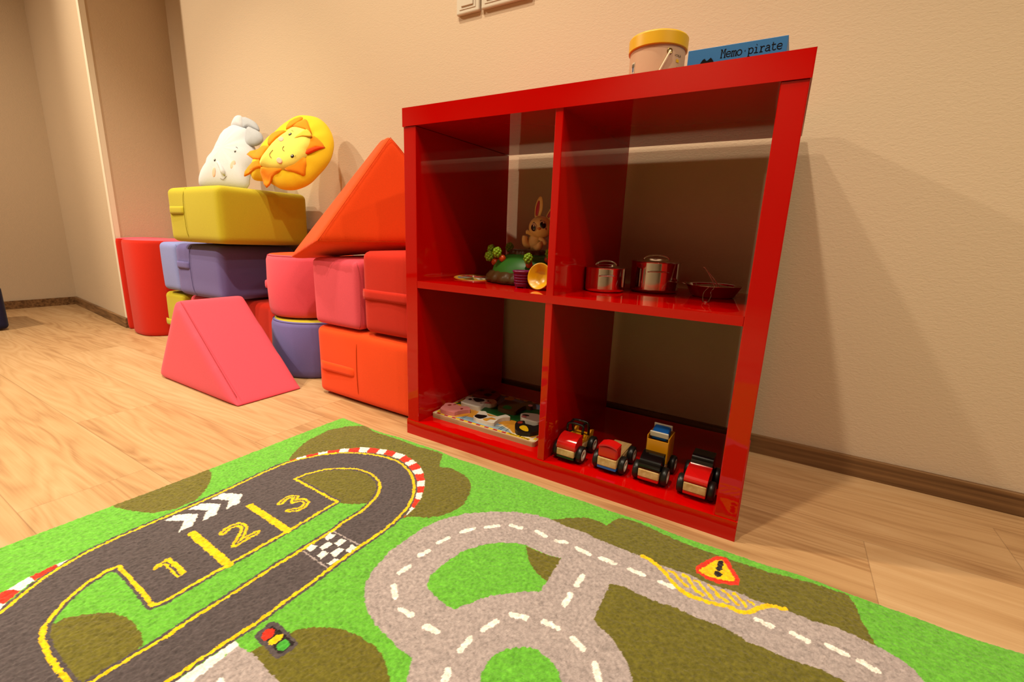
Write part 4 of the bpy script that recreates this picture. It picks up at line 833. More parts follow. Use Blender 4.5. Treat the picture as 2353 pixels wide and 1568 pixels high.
# ------------------------------------------------------------------ drum
m_kraft = new_mat('skin_tone_card', lin(226, 186, 150), .6, .3); add_bump(m_kraft, 200, .1)
m_yel = plastic('yellow_card_lid', (250, 196, 8), .4); m_rope = fabric('cream_cord', (236, 216, 182)); m_ink = new_mat('black_print', lin(20, 16, 16), .9, .1)
m_brass = new_mat('brass_eyelet_metal', lin(190, 160, 90), .25, metal=1)
def drum():
    cx, cy, rad, h = .512, .145, .0505, .098
    r = thing('toy_drum', 'round cardboard toy drum with yellow lid on top of the shelf', 'drum', (cx, cy, ST))
    MB().lathe([(rad-.002, 0), (rad-.001, .001), (rad-.001, h-.02)], 64, soft=False).build('drum_body', m_kraft, r)
    MB().lathe([(rad-.0008, h-.023), (rad+.0022, h-.0225), (rad+.0026, h-.002), (rad+.001, h), (rad-.006, h+.0005), (1e-4, h+.0005)], 64, caps=False, soft=False).build('lid', m_yel, r)
    def on(a, z, e=.0): a = math.radians(a); q = rad-.001+e; return (q*math.cos(a), q*math.sin(a), z)
    MB().tube([on(-50, .064, .003)]+[on(-50-28*i/8, .064-.052*i/8, .0035) for i in range(1, 9)], .0018, 8).build('cord', m_rope, r)
    a = math.radians(-50); cen = Vector(on(-50, .064, .0008)); t1 = Vector((-math.sin(a), math.cos(a), 0)); t2 = Vector((0, 0, 1))
    MB().tube([tuple(cen+t1*.0042*math.cos(t)+t2*.0042*math.sin(t)) for t in [2*PI*i/20 for i in range(20)]], .0009, 8, closed=True).build('eyelet', m_brass, r)
    # printed sticker and barcode
    def curved(a0, a1, z0, z1, e, mi, b):
        n = 6; vs = []; fs = []
        for i in range(n+1):
            g = a0+(a1-a0)*i/n; vs += [on(g, z0, e), on(g, z1, e)]
        for i in range(n): fs.append((2*i, 2*i+2, 2*i+3, 2*i+1))
        b.add(vs, fs, mi)
    b = MB(); mats = [new_mat('cream_sticker', lin(240, 226, 196), .5), new_mat('blue_sticker_print', lin(60, 90, 140), .5), new_mat('teal_sticker_print', lin(40, 130, 130), .5), m_ink]
    curved(-134, -125, .012, .054, .0006, 0, b)
    curved(-132.5, -126.5, .014, .026, .0009, 3, b); curved(-131.5, -127.5, .016, .023, .0012, 1, b); curved(-133, -126, .0275, .0295, .0009, 2, b)
    curved(-132, -127, .031, .036, .0009, 1, b); curved(-131.8, -127.2, .038, .046, .0009, 1, b)
    for i, a in enumerate((-132.8, -131.2, -129.6, -128, -126.4)): curved(a-.45, a+.45, .0455, .0515, .0012, 3, b)
    b.build('sticker', mats, r)
    b = MB(); rn = random.Random(2)
    z = .014
    while z < .040:
        wz = rn.choice([.0006, .001, .0014]); curved(-30, -21, z, z+wz, .0005, 0, b); z += wz+rn.choice([.0006, .0009])
    curved(-40, -33, .016, .018, .0005, 0, b); curved(-40, -32, .020, .0215, .0005, 0, b)
    b.build('barcode', m_ink, r)
    b = MB(); curved(-33, -25, .048, .053, .0005, 0, b); b.build('yellow_print', m_yel, r)
    return r
drum()
def text_mesh(name, body, size, mat, parent, M, shear=0, extrude=.0):
    c = bpy.data.curves.new(name, 'FONT'); c.body = body; c.size = size; c.shear = shear; c.extrude = extrude; c.resolution_u = 2
    o = bpy.data.objects.new(name+'_tmp', c); scene.collection.objects.link(o)
    dg = bpy.context.evaluated_depsgraph_get(); me = bpy.data.meshes.new_from_object(o.evaluated_get(dg))
    bpy.data.objects.remove(o); me.materials.clear(); me.materials.append(mat)
    o = bpy.data.objects.new(name, me); scene.collection.objects.link(o); o.parent = parent; o.matrix_local = M
    return o
for o in list(bpy.data.objects):
    if o.name.startswith('toy_drum'):
        a = math.radians(-30); 
        Mx = Matrix.Translation((.0503*math.cos(a-.14), .0503*math.sin(a-.14), .057)) @ Matrix.Rotation(a+PI/2, 4, 'Z') @ Matrix.Rotation(PI/2, 4, 'X')
        text_mesh('lettering', 'VOILÀ', .0056, m_ink, o, Mx)

# ------------------------------------------------------------------ memory game box, typewriter lettering drawn as strokes
m_blue = new_mat('blue_box_card', lin(44, 122, 190), .45, .4); m_wcard = new_mat('white_card', lin(235, 225, 215), .5); m_rcard = new_mat('red_card', lin(210, 50, 40), .5)
GL = {  # strokes in a 6 x 10 cell, x-height 6, baseline 0
 'M': [[(0, 0), (2, 0)], [(4, 0), (6, 0)], [(1, 0), (1, 9)], [(0, 9), (1.4, 9), (3, 4.5), (4.6, 9), (6, 9)], [(5, 0), (5, 9)]],
 'e': [[(.6, 3.2), (5.4, 3.2), (5.2, 4.8), (4.2, 5.9), (3, 6.1), (1.6, 5.7), (.6, 4.4), (.5, 2.6), (1.2, .9), (2.8, .1), (4.2, .3), (5.4, 1.2)]],
 'm': [[(0, 0), (1.6, 0)], [(2.3, 0), (3.7, 0)], [(4.6, 0), (6.2, 0)], [(0, 6), (.8, 6), (.8, 0)], [(.8, 4.8), (1.9, 6), (2.8, 5.6), (3, 4.8), (3, 0)], [(3, 4.8), (4.1, 6), (5.1, 5.6), (5.3, 4.8), (5.3, 0)]],
 'o': [[(3, 0), (1.3, .6), (.5, 2.2), (.5, 3.8), (1.3, 5.4), (3, 6.1), (4.7, 5.4), (5.5, 3.8), (5.5, 2.2), (4.7, .6), (3, 0)]],
 '.': [[(2.7, 3.9), (3.3, 3.95)]],
 'p': [[(0, -3), (2.6, -3)], [(0, 6), (1.2, 6), (1.2, -3)], [(1.2, 4.6), (2.4, 5.8), (4, 6), (5.3, 5), (5.7, 3), (5.1, 1), (3.9, 0), (2.3, .2), (1.2, 1.4)]],
 'i': [[(.8, 0), (5.2, 0)], [(1.2, 6), (3, 6), (3, 0)], [(2.9, 8.6), (3.1, 8.8)]],
 'r': [[(.4, 0), (4, 0)], [(.6, 6), (2, 6), (2, 0)], [(2, 3.8), (3.2, 5.6), (4.4, 6), (5.5, 5.4)]],
 'a': [[(1, 5.2), (2.4, 6.1), (3.8, 5.9), (4.6, 5), (4.6, .6), (5, 0), (6, 0)], [(4.6, 3.6), (2.4, 3.5), (.8, 2.6), (.6, 1.2), (1.6, .1), (3.2, .2), (4.6, 1.4)]],
 't': [[(.6, 6), (4.8, 6)], [(2, 8.6), (2, 1.4), (2.8, .2), (4.2, .1), (5.5, 1)]]}
def strokes(txt, h, adv=1.02):
    b = MB(); s = h/9; x = 0
    for ch in txt:
        if ch != ' ':
            for st in GL[ch]:
                b.tube([((x+px)*s, 0, py*s) for px, py in st], (.52*s)*(1.9 if ch == '.' or len(st) == 2 and abs(st[0][0]-st[1][0])+abs(st[0][1]-st[1][1]) < .7 else 1), 6, up=(0, 1, 0), flat=.25)
        x += 6*adv
    return b, x*s
def memo_box():
    x0, x1, y0, y1 = .588, .730, .055, .195; w, d, h = x1-x0, y1-y0, .040
    r = thing('memory_game_box', 'blue memory game box with black lettering on top of the shelf', 'game box', ((x0+x1)/2, y0+d/2, ST))
    MB().box(-w/2+.002, w/2-.002, -d/2+.002, d/2-.002, 0, h-.004).build('tray', m_wcard, r)
    MB().box(-w/2, w/2, -d/2, d/2, .0003, h).build('lid', m_blue, r, bevel=.0006)
    b, L = strokes('Memo.pirate', .0115)
    b.build('lettering', m_ink, r, Matrix.Translation((-w/2+.050, -d/2-.0002, .0225)))
    # black hat-like mark at the lower left and a small red and white printed edge on the lid
    hat = [(-.017, -.010), (-.010, -.002), (-.006, .004), (-.003, .0052), (-.001, .002), (.001, .0015), (.003, .003), (.006, .0055), (.009, .002), (.016, -.010)]
    MB().prism(hat, 0, .0006).build('printed_mark', m_ink, r, Matrix.Translation((-w/2+.030, -d/2-.0006+.0004, .0195)) @ Matrix.Rotation(PI/2, 4, 'X'))
    b = MB(); b.box(-w/2+.012, -w/2+.046, -d/2+.045, -d/2+.055, h, h+.0022, 0); b.box(-w/2+.014, -w/2+.050, -d/2+.056, -d/2+.064, h, h+.0035, 1)
    b.build('loose_flap', [m_rcard, m_wcard], r)
    MB().prism([(w/2-.016, 0), (w/2-.001, 0), (w/2-.003, .003)], -.0004, .0004).build('lifted_corner', new_mat('dark_card_edge', lin(60, 70, 110), .5), r, Matrix.Translation((0, -d/2+.03, h)) @ Matrix.Rotation(PI/2, 4, 'X'))
memo_box()

# ------------------------------------------------------------------ rabbit toy on a hill
m_cream = new_mat('cream_rabbit_vinyl', lin(246, 206, 138, k=.8), .42, .4); bsdf(m_cream).inputs['Subsurface Weight'].default_value = .0
m_green = plastic('green_hill_plastic', (50, 130, 36), .45); m_brown = plastic('brown_ground_plastic', (92, 66, 30), .35)
m_lime = plastic('lime_leaf_plastic', (150, 196, 30), .3); m_orange = plastic('orange_carrot_plastic', (232, 84, 14), .35); m_pk = plastic('pink_ear_plastic', (214, 60, 90), .3)
m_eyeo = new_mat('black_glossy_eye', lin(14, 8, 6), .1); m_eyep = plastic('pale_eye_plastic', (236, 190, 160), .3)
HX, HY = .226, .205
def hill_toy():
    r = thing('rabbit_hill_toy', 'cream rabbit on a green hill toy with carrot tops, upper left compartment', 'toy', (HX, HY, SH))
    MB().lathe([(.100, .0), (.108, .003), (.106, .016), (.097, .026), (.088, .030)], 96, fn=lambda a, z: 1+.022*math.sin(a*21)+.01*math.sin(a*34+1)).build('ground_ring', m_brown, r)
    MB().lathe([(.094, .022), (.090, .038), (.080, .052), (.066, .063), (.052, .069), (.03, .071), (1e-4, .071)], 64, caps=False).build('hill', m_green, r)
    MB().lathe([(.050, .064), (.052, .070), (.049, .0785), (.044, .080), (1e-4, .079)], 80, fn=lambda a, z: 1+.035*math.sin(a*17), caps=False).build('rock_ring', m_brown, r)
    # carrots stuck in the hill: orange crown and lime leaves
    rn = random.Random(5)
    for ang, zz, q in ((-150, .046, .087), (-176, .052, .084), (-163, .062, .085), (-118, .058, .078), (-200, .068, .066), (-62, .048, .086), (-30, .060, .080)):
        a = math.radians(ang); c = Vector((q*math.cos(a), q*math.sin(a), zz)); d = Vector((math.cos(a)*.8, math.sin(a)*.8, .55)).normalized()
        cr = MB().ball(c+d*.001, .0085, 18).build('carrot', m_orange, r)
        b = MB(); lc = c+d*.0155+Vector((-.003, 0, .006))
        for i in range(22):
            th = math.acos(1-2*(i+.5)/22); ph = i*2.39996
            b.ball(lc+Vector((math.sin(th)*math.cos(ph)*.0075, math.sin(th)*math.sin(ph)*.0075, math.cos(th)*.0095)), .0042, 10)
        b.build('leaves', m_lime, cr)
    # rabbit
    Tm = Matrix.Translation((.012, .0, .0795))
    b = MB()
    b.ball((0, 0, .018), (.0195, .017, .022), 28, M=Tm); b.ball((.005, -.001, .032), (.013, .012, .016), 24, M=Tm)
    b.ball((.016, -.004, .055), (.0295, .027, .0265), 36, M=Tm)
    rb = b.build('rabbit_body', m_cream, r)
    rmod = rb.modifiers.new('blend', 'REMESH'); rmod.mode = 'VOXEL'; rmod.voxel_size = .0016; rmod.use_smooth_shade = True
    s = rb.modifiers.new('smooth', 'SMOOTH'); s.iterations = 8; s.factor = .5
    def limb(name, pts, rr): return MB().tube(smooth_open([tuple(Tm @ Vector(p)) for p in pts], 5), rr, 14).build(name, m_cream, r)
    def prof(n, a, b_, e): return [max(.0012, (a+(b_-a)*i/(n-1))*(1 if 0 < i < n-1 else .35)) for i in range(n)]
    # feet in front, arms out
    limb('leg', [(-.008, -.006, .010), (-.016, -.016, .014), (-.019, -.018, .026), (-.018, -.017, .034)], prof(16, .0085, .0065, 0))
    limb('leg', [(.010, -.010, .008), (.018, -.018, .006), (.024, -.020, .014), (.022, -.022, .020)], prof(16, .009, .0075, 0))
    limb('arm', [(-.002, -.006, .036), (-.010, -.014, .042), (-.017, -.018, .043)], prof(11, .0058, .0048, 0))
    limb('arm', [(.016, -.008, .030), (.028, -.012, .024), (.037, -.014, .014)], prof(11, .0058, .0055, 0))
    # ears
    def ear(base, tip, w):
        base = Tm @ Vector(base); tip = Tm @ Vector(tip); ax = (tip-base); L = ax.length; ax.normalize()
        nrm = Vector((-.25, -.95, .1)); nrm = (nrm-ax*nrm.dot(ax)).normalized(); u = ax.cross(nrm)
        K = plane_matrix(base, u, ax, nrm)
        out = [(-w*.55, 0), (-w*.9, L*.25), (-w, L*.5), (-w*.75, L*.78), (-w*.3, L*.96), (w*.3, L*.96), (w*.75, L*.78), (w, L*.5), (w*.9, L*.25), (w*.55, 0)]
        v, f = puffy(out, .0042, .9, rings=6); e = MB().add(v, f, 0, True).build('ear', m_cream, r, K)
        inn_ = [(x*.48, L*.12+y*.68) for x, y in out]
        v, f = patch(inn_, lambda x, y: .0036, .0012); MB().add(v, f, 0, True).build('inner_ear', m_pk, e)
    ear((.004, -.002, .076), (.010, 0, .128), .0125)
    ear((.032, -.002, .074), (.058, 0, .108), .0120)
    # face
    hc = Tm @ Vector((.016, -.004, .055))
    vd = (Vector((0.7813, -0.7996, 0.504))-Vector((HX, HY, SH))-hc).normalized()
    fr = Vector((.30, -.95, -.02)).normalized()
    def on(dx, dz, rr=.0268):
        sx = fr.cross(Vector((0, 0, 1))).normalized(); up = sx.cross(fr)
        tilt = -.32; sx2 = sx*math.cos(tilt)+up*math.sin(tilt); up2 = -sx*math.sin(tilt)+up*math.cos(tilt)
        d = (fr+sx2*dx+up2*dz).normalized(); return hc+Vector((d.x*.0288, d.y*.0264, d.z*.026)), d, sx2, up2
    for dx in (-.42, .50):
        p, d, sx2, up2 = on(dx, .16)
        u = up2.cross(d).normalized(); v_ = d.cross(u); K = plane_matrix(p-d*.0012, u, v_, d)
        MB().ball((0, 0, 0), (.0092, .0105, .0030), 24, M=None).build('eye_white', m_eyep, r, K)
        b = MB(); b.ball((-.0006, -.0012, .0014), (.0072, .0082, .0026), 24, 0); b.ball((.0022, .0030, .0030), (.0024, .0028, .0012), 14, 1); b.build('eye', [m_eyeo, m_eyep], r, K)
        pth = [tuple(on(dx-.18+.36*i/6, .62+.10*math.sin(PI*i/6))[0]+d*.0004) for i in range(7)]
        MB().tube(pth, .0007, 6).build('eyebrow', m_eyeo, r)
    p, d, sx2, up2 = on(.02, -.12); MB().ball(p+d*.001, (.0046, .0036, .0032), 18).build('nose', plastic('orange_nose_plastic', (244, 140, 30), .3), r)
    p, d, sx2, up2 = on(-.62, -.34); K = plane_matrix(p-d*.0006, up2.cross(d).normalized(), d.cross(up2.cross(d).normalized()), d)
    MB().ball((0, 0, 0), (.0022, .0046, .0014), 14).build('mouth', plastic('red_mouth_paint', (190, 40, 40), .4), r, K)
hill_toy()
# purple basket
m_pur = plastic('purple_basket_plastic', (130, 14, 84), .35)
def basket():
    r = thing('toy_basket', 'small purple plastic basket in front of the rabbit hill', 'basket', (.278, .079, SH))
    b = MB(); b.lathe([(.0145, .003), (.0155, .004), (.0195, .034), (.0215, .035), (.0215, .038), (.0190, .038), (.0150, .008), (1e-4, .007)], 40, fn=lambda a, z: 1+.02*math.sin(a*18)*(z < .034), caps=False)
    b.lathe([(1e-4, .003), (.0145, .003)], 40, caps=False); b.build('bowl', m_pur, r)
    b = MB()
    for z in (.010, .016, .022, .028): b.tube([((.0160+.0040*(z-.004)/.03)*(1+.02*math.sin(a*9))*math.cos(a), (.0160+.004*(z-.004)/.03)*(1+.02*math.sin(a*9))*math.sin(a), z) for a in [2*PI*i/40 for i in range(40)]], .0010, 6, closed=True)
    b.build('weave', m_pur, r)
    for a in (0, 90, 180, 270):
        a = math.radians(a+60); MB().box(-.003, .003, -.0015, .0015, 0, .006).build('foot', m_pur, r, Matrix.Translation((.0125*math.cos(a), .0125*math.sin(a), 0)) @ Matrix.Rotation(a+PI/2, 4, 'Z'))
basket()
m_ybowl = plastic('yellow_bowl_plastic', (252, 190, 6), .3)
def bowl():
    d = Vector((-.10, -.93, .22)).normalized()
    u = Vector((0, 0, 1)).cross(d).normalized(); v = d.cross(u)
    o = MB().lathe([(1e-4, -.017), (.010, -.0165), (.021, -.010), (.0275, .0), (.0292, .0012), (.0285, .0024), (.0262, .0016), (.019, -.008), (.009, -.0135), (1e-4, -.014)], 56, caps=False).build('toy_bowl', m_ybowl)
    o.matrix_world = plane_matrix((.327, .067, SH+.0295), u, v, d)
    tag(o, 'yellow plastic toy bowl tipped on its side next to the divider', 'bowl')
bowl()
# printed round disc
def disc():
    r = thing('printed_disc', 'small round printed card disc at the left of the upper compartment', 'disc', (.090, .155, SH+.0005), 0)
    r.rotation_euler = (math.radians(3.5), math.radians(1.5), .3); r.location.z = SH+.003
    mats = [new_mat('disc_orange_print', lin(232, 120, 40), .3), new_mat('disc_yellow_print', lin(236, 190, 70), .3), new_mat('disc_blue_print', lin(130, 160, 190), .3), m_rcard, new_mat('disc_green_print', lin(60, 90, 40), .3), m_wcard]
    b = MB(); b.lathe([(1e-4, -.001), (.050, -.001), (.0505, .0005), (.048, .0012)], 64, 0, caps=False)
    b.poly(ell((0, 0), .048, .048, n=48), .0012, 1)
    rn = random.Random(4)
    for i in range(6):
        a0 = i*PI/3; b.poly([(.004*math.cos(a0+.5), .004*math.sin(a0+.5))]+[(.040*math.cos(a0+.12+.8*t/5), .040*math.sin(a0+.12+.8*t/5)) for t in range(6)], .0014, [2, 1, 3, 2, 4, 5][i])
        c = (.030*math.cos(a0+.5), .030*math.sin(a0+.5)); b.poly(ell(c, .006, .004, a0), .0016, [3, 4, 5, 0, 3, 4][i])
    b.build('disc', mats, r)
    MB().tube([(-.030, -.004, .0035), (0, 0, .0035), (.032, .004, .0035)], [.0008, .0022, .0008], 8).build('pointer', m_rcard, r)
    MB().ball((0, 0, .003), .003, 14).build('pivot', m_wcard, r)
disc()

# ------------------------------------------------------------------ toy pots and pan
m_steel = new_mat('polished_toy_steel', (.74, .72, .70, 1), .09, .5, metal=1); add_bump(m_steel, 60, .05, .0005, 2, stretch=(1, 1, .05))
def pot(label, x, y, rad, h, rz):
    r = thing('toy_pot', label, 'pot', (x, y, SH), rz, group=None)
    MB().lathe([(1e-4, 0), (rad-.006, 0), (rad-.001, .0025), (rad, .007), (rad, h), (rad+.0022, h+.0008), (rad+.0018, h+.0016), (rad-.0012, h), (rad-.0012, .004), (1e-4, .003)], 72, caps=False, soft=False).build('pot_body', m_steel, r)
    lid = MB().lathe([(rad+.0012, h+.0018), (rad-.004, h+.003), (rad*.55, h+.0042), (rad*.5, h+.0075), (rad*.3, h+.0085), (1e-4, h+.009)], 64, caps=False).build('lid', m_steel, r)
    MB().tube([(rad*.52*math.cos(t), 0, h+.0045+.0105*math.sin(t)) for t in [PI*i/14 for i in range(15)]], .0010, 8, flat=2.0).build('knob', m_steel, lid)
    for s in (-1, 1):
        pts = [(-.40*rad, s*(rad-.001), h*.70), (-.40*rad, s*(rad+.005), h*.71), (-.30*rad, s*(rad+.009), h*.72), (0, s*(rad+.0105), h*.725), (.30*rad, s*(rad+.009), h*.72), (.40*rad, s*(rad+.005), h*.71), (.40*rad, s*(rad-.001), h*.70)]
        MB().tube(smooth_open(pts, 4), .0011, 8).build('handle', m_steel, r)
pot('smaller steel toy pot with lid, left on the middle shelf', .437, .170, .043, .051, .45)
pot('larger steel toy pot with lid, middle of the row of toy cookware', .523, .258, .053, .066, .35)
def pan():
    x, y, rad, h = .648, .262, .056, .024
    r = thing('toy_pan', 'shallow steel toy pan with thin wire handles, nearest the right panel', 'pan', (x, y, SH), -.1)
    MB().lathe([(1e-4, 0), (rad-.017, 0), (rad-.012, .002), (rad-.004, .017), (rad, h), (rad+.0015, h+.0012), (rad-.0005, h+.001), (rad-.006, .016), (rad-.014, .0035), (1e-4, .0025)], 72, caps=False, soft=False).build('pan_body', m_steel, r)
    MB().lathe([(rad-.010, h-.004), (rad-.02, h-.001), (.012, h+.0015), (1e-4, h+.002)], 56, caps=False).build('lid', m_steel, r)
    for s in (-1,):
        pts = [(s*(rad-.001), -.012, h-.001), (s*(rad+.008), -.010, h+.001), (s*(rad+.010), 0, h+.001), (s*(rad+.008), .010, h+.001), (s*(rad-.001), .012, h-.001)]
        MB().tube(smooth_open(pts, 4), .0011, 8).build('side_handle', m_steel, r)
    # long looped wire handle laid across the pan, one loop up, one loop down on the board
    up = [(.010, -.030, h-.002), (-.001, -.020, h+.014), (-.018, -.010, h+.034), (-.024, -.008, h+.037), (-.024, -.002, h+.036), (-.016, -.004, h+.030), (.006, -.014, h+.010), (.016, -.024, h-.001)]
    MB().tube(smooth_open(up, 5), .0012, 8).build('wire_handle', m_steel, r)
    dn = [(.006, -.030, h+.002), (.002, -.060, h-.004), (.002, -.085, .012), (.012, -.120, .0016), (.017, -.128, .0014), (.022, -.124, .0016), (.018, -.088, .010), (.013, -.072, h-.010), (.014, -.060, h-.003), (.014, -.030, h+.001)]
    MB().tube(smooth_open(dn, 5), .0012, 8).build('wire_handle', m_steel, r)
pan()

# ------------------------------------------------------------------ farm puzzle
m_ply = grain_wood('pale_plywood', (196, 160, 116), (232, 204, 164), .5)
PM = {k: new_mat('print_'+k, lin(*c), .4, .4) for k, c in dict(sky=(140, 165, 205), grass=(26, 96, 40), sand=(232, 160, 46), pond=(150, 180, 205), cream=(240, 224, 190), red=(190, 30, 24), yellow=(246, 200, 20), black=(26, 20, 18), pink=(232, 140, 140), brown=(98, 64, 30), white=(244, 234, 220), barn=(150, 44, 28), green=(30, 110, 40), teal=(20, 90, 90), sun=(240, 190, 60)).items()}
def puzzle_board():
    Z = BK['PZ']
    x0, x1, y0, y1, z0, z1 = .0425, .346, .046, .276, SB, SB+.0115
    cx, cy = (x0+x1)/2, (y0+y1)/2
    r = thing('puzzle_board', 'wooden farm puzzle board lying in the lower left compartment', 'puzzle', (cx, cy, z0))
    T = Matrix.Translation((-cx, -cy, -z0))
    q = .008; oc = []
    for (ax, ay, s) in ((x1-q, y1-q, 0), (x0+q, y1-q, 90), (x0+q, y0+q, 180), (x1-q, y0+q, 270)):
        for i in range(7):
            a = math.radians(s+90*i/6); oc.append((ax+q*math.cos(a), ay+q*math.sin(a)))
    MB().prism(oc, z0, z1).build('board', m_ply, r, T, bevel=.0012)
    names = ['cream', 'sky', 'grass', 'sand', 'pond', 'red', 'yellow', 'teal', 'sun', 'black']
    b = MB(); ix = {k: i for i, k in enumerate(names)}
    b.box(x0+.004, x1-.004, y0+.004, y1-.004, z1-.002, z1+.0002, ix['cream'])
    def clampp(pts): return [(min(max(p[0], x0+.011), x1-.011), min(max(p[1], y0+.011), y1-.011)) for p in pts]
    b.poly(clampp(Z['grass']), z1+.0004, ix['grass'])
    b.poly(clampp(Z['sky']), z1+.0006, ix['sky']); b.poly(clampp(Z['sand']), z1+.0008, ix['sand']); b.poly(clampp(Z['pond']), z1+.0010, ix['pond']); b.poly(Z['pond_edge'], z1+.0012, ix['cream']); b.poly(Z['sun'], z1+.0010, ix['sun'])
    for a, c in Z['reeds']:
        dx, dy = c[0]-a[0], c[1]-a[1]; L = math.hypot(dx, dy); nx, ny = -dy/L*.0007, dx/L*.0007
        b.poly([(a[0]+nx, a[1]+ny), (a[0]-nx, a[1]-ny), (c[0]-nx*.3, c[1]-ny*.3), (c[0]+nx*.3, c[1]+ny*.3)], z1+.0014, ix['teal'])
    k = 0; st = .0125; x = x0+.012
    while x < x1-.012-st:
        for ya in (y0+.0045, y1-.0105):
            b.box(x, x+st*.92, ya, ya+.006, z1, z1+.0006, ix['red'] if k % 2 == 0 else ix['yellow'])
            if k % 2: b.poly(ell((x+st*.45, ya+.003), .0008, .0006, n=8), z1+.0008, ix['black'])
        x += st; k += 1
        if x > x1-.085: break
    b.box(x, x1-.012, y1-.0105, y1-.0045, z1, z1+.0006, ix['yellow']); b.box(x, x1-.017, y0+.0045, y0+.0125, z1, z1+.0006, ix['yellow'])
    y = y0+.014; k = 0
    while y < y1-.02:
        for xa in (x0+.0045, x1-.0105): b.box(xa, xa+.006, y, y+.0115, z1, z1+.0006, ix['yellow'] if k % 2 == 0 else ix['red'])
        y += .0125; k += 1
    b.build('printed_scene', [PM[n] for n in names], r, T)
    text_mesh('lettering', 'Melissa & Doug', .0092, PM['black'], r, Matrix.Translation((x-cx+.003, y0+.0066-cy, z1+.0009-z0)), shear=.35)
    return r
puzzle_board()
def piece(name, body, label, side, mats_marks):
    Z = BK['PZ']; pts = Z['pieces'][body]; z0, z1 = SB+.0117, SB+.0117+.0105
    pts = [(max(p[0], .046), p[1]+(.006 if body == 'hen' else 0)) for p in pts]
    n = len(pts); cx = sum(p[0] for p in pts)/n; cy = sum(p[1] for p in pts)/n
    r = thing(name, label, 'puzzle piece', (cx, cy, z0), 0, None)
    T = Matrix.Translation((-cx, -cy, -z0))
    sm = smooth_closed(pts, 3)
    sm = [(max(p[0], .045), p[1]) for p in sm]
    MB().prism(sm, z0, z1, smooth=True).build('wooden_shape', side, r, T, bevel=.0006, segs=1)
    for i, (key, mat) in enumerate(mats_marks):
        for q in Z[key].get(body, []):
            sh = .006 if body == 'hen' else 0
            MB().poly(smooth_closed([(a_[0], a_[1]+sh) for a_ in q], 2), z1+.0003+.0002*i).build('printed_mark', mat, r, T)
piece('pig_puzzle_piece', 'pig', 'pink pig puzzle piece at the left edge of the farm puzzle', PM['pink'], [('marks', PM['barn'])])
piece('cow_puzzle_piece', 'cow', 'white cow puzzle piece with black patches', PM['white'], [('marks', PM['black']), ('marks2', PM['pink'])])
piece('barn_puzzle_piece', 'barn', 'red barn puzzle piece at the back of the farm puzzle', PM['barn'], [('marks', PM['black'])])
piece('horse_puzzle_piece', 'horse', 'brown horse puzzle piece with a green cloth', PM['brown'], [('marks', PM['green']), ('marks2', PM['pink'])])
piece('dog_puzzle_piece', 'dog', 'white puzzle piece with black head and yellow stripe, front middle', PM['white'], [('marks', PM['black']), ('marks2', PM['sand'])])
piece('sheep_puzzle_piece', 'sheep', 'white sheep puzzle piece next to the shelf divider', PM['white'], [('marks', PM['black']), ('marks2', PM['pink'])])
piece('hen_puzzle_piece', 'hen', 'black hen puzzle piece at the front right of the puzzle', PM['black'], [('marks', PM['yellow']), ('marks2', PM['barn'])])

# ------------------------------------------------------------------ toy cars
m_bwood = grain_wood('beech_block', (206, 160, 96), (236, 200, 142), .6, axis='y'); m_tyre = new_mat('black_rubber', lin(26, 24, 22), .38, .4); m_rim = plastic('white_wheel_plastic', (238, 226, 206), .35)
m_cred = plastic('red_car_plastic', (224, 22, 20), .16); m_cblk = plastic('black_car_plastic', (16, 14, 14), .1); m_cyel = plastic('yellow_car_plastic', (236, 160, 16), .3); m_cblue = plastic('blue_car_plastic', (20, 100, 190), .3); m_cwht = plastic('white_car_plastic', (240, 232, 220), .3)
def wheel(r, x, y, s, rad=.0185):
    K = Matrix.Translation((x, y, rad)) @ Matrix.Rotation(s*PI/2, 4, 'Y')
    w = MB().lathe([(rad*.66, .005), (rad*.69, .0064), (rad*.86, .0064), (rad*.98, .0045), (rad, 0), (rad*.98, -.0045), (rad*.86, -.0062), (1e-4, -.0062)], 40, caps=False).build('wheel', m_tyre, r, K)
    MB().lathe([(rad*.30, .0035), (rad*.32, .0062), (rad*.66, .0062), (rad*.69, .0045)], 36, caps=False).build('rim', m_rim, w)
    MB().lathe([(1e-4, .003), (rad*.33, .0036)], 24, caps=False).build('axle_cap', m_cblk, w)
def hood(r, mat, w, y0, y1, z0, z1, front=.5, name='hood'):
    """rounded front housing: profile in the y-z plane, extruded across the width"""
    n = 12; pr = [(y1, z0), (y0, z0)]
    for i in range(n+1):
        a = PI/2*i/n; pr.append((y0+(y1-y0)*front*(1-math.cos(a)), z0+(z1-z0)*(.25+.75*math.sin(a))))
    pr.append((y1, z1))
    K = Matrix(((0, 0, 1, 0), (1, 0, 0, 0), (0, 1, 0, 0), (0, 0, 0, 1)))
    b = MB().prism(pr, -w/2, w/2, M=K)
    return b.build(name, mat, r, bevel=.0035, segs=3)
def car_base(r, L=.100, w=.040, bumper=None, zb=.014):
    MB().box(-w/2, w/2, 0, L, zb, zb+.014).build('chassis', m_bwood, r, bevel=.0015)
    if bumper: MB().box(-w/2, w/2, -.0003, L*.9, zb-.006, zb).build('bumper', bumper, r, bevel=.001)
    for s in (-1, 1):
        wheel(r, s*(w/2+.0068), .022, s); wheel(r, s*(w/2+.0068), L-.020, s)
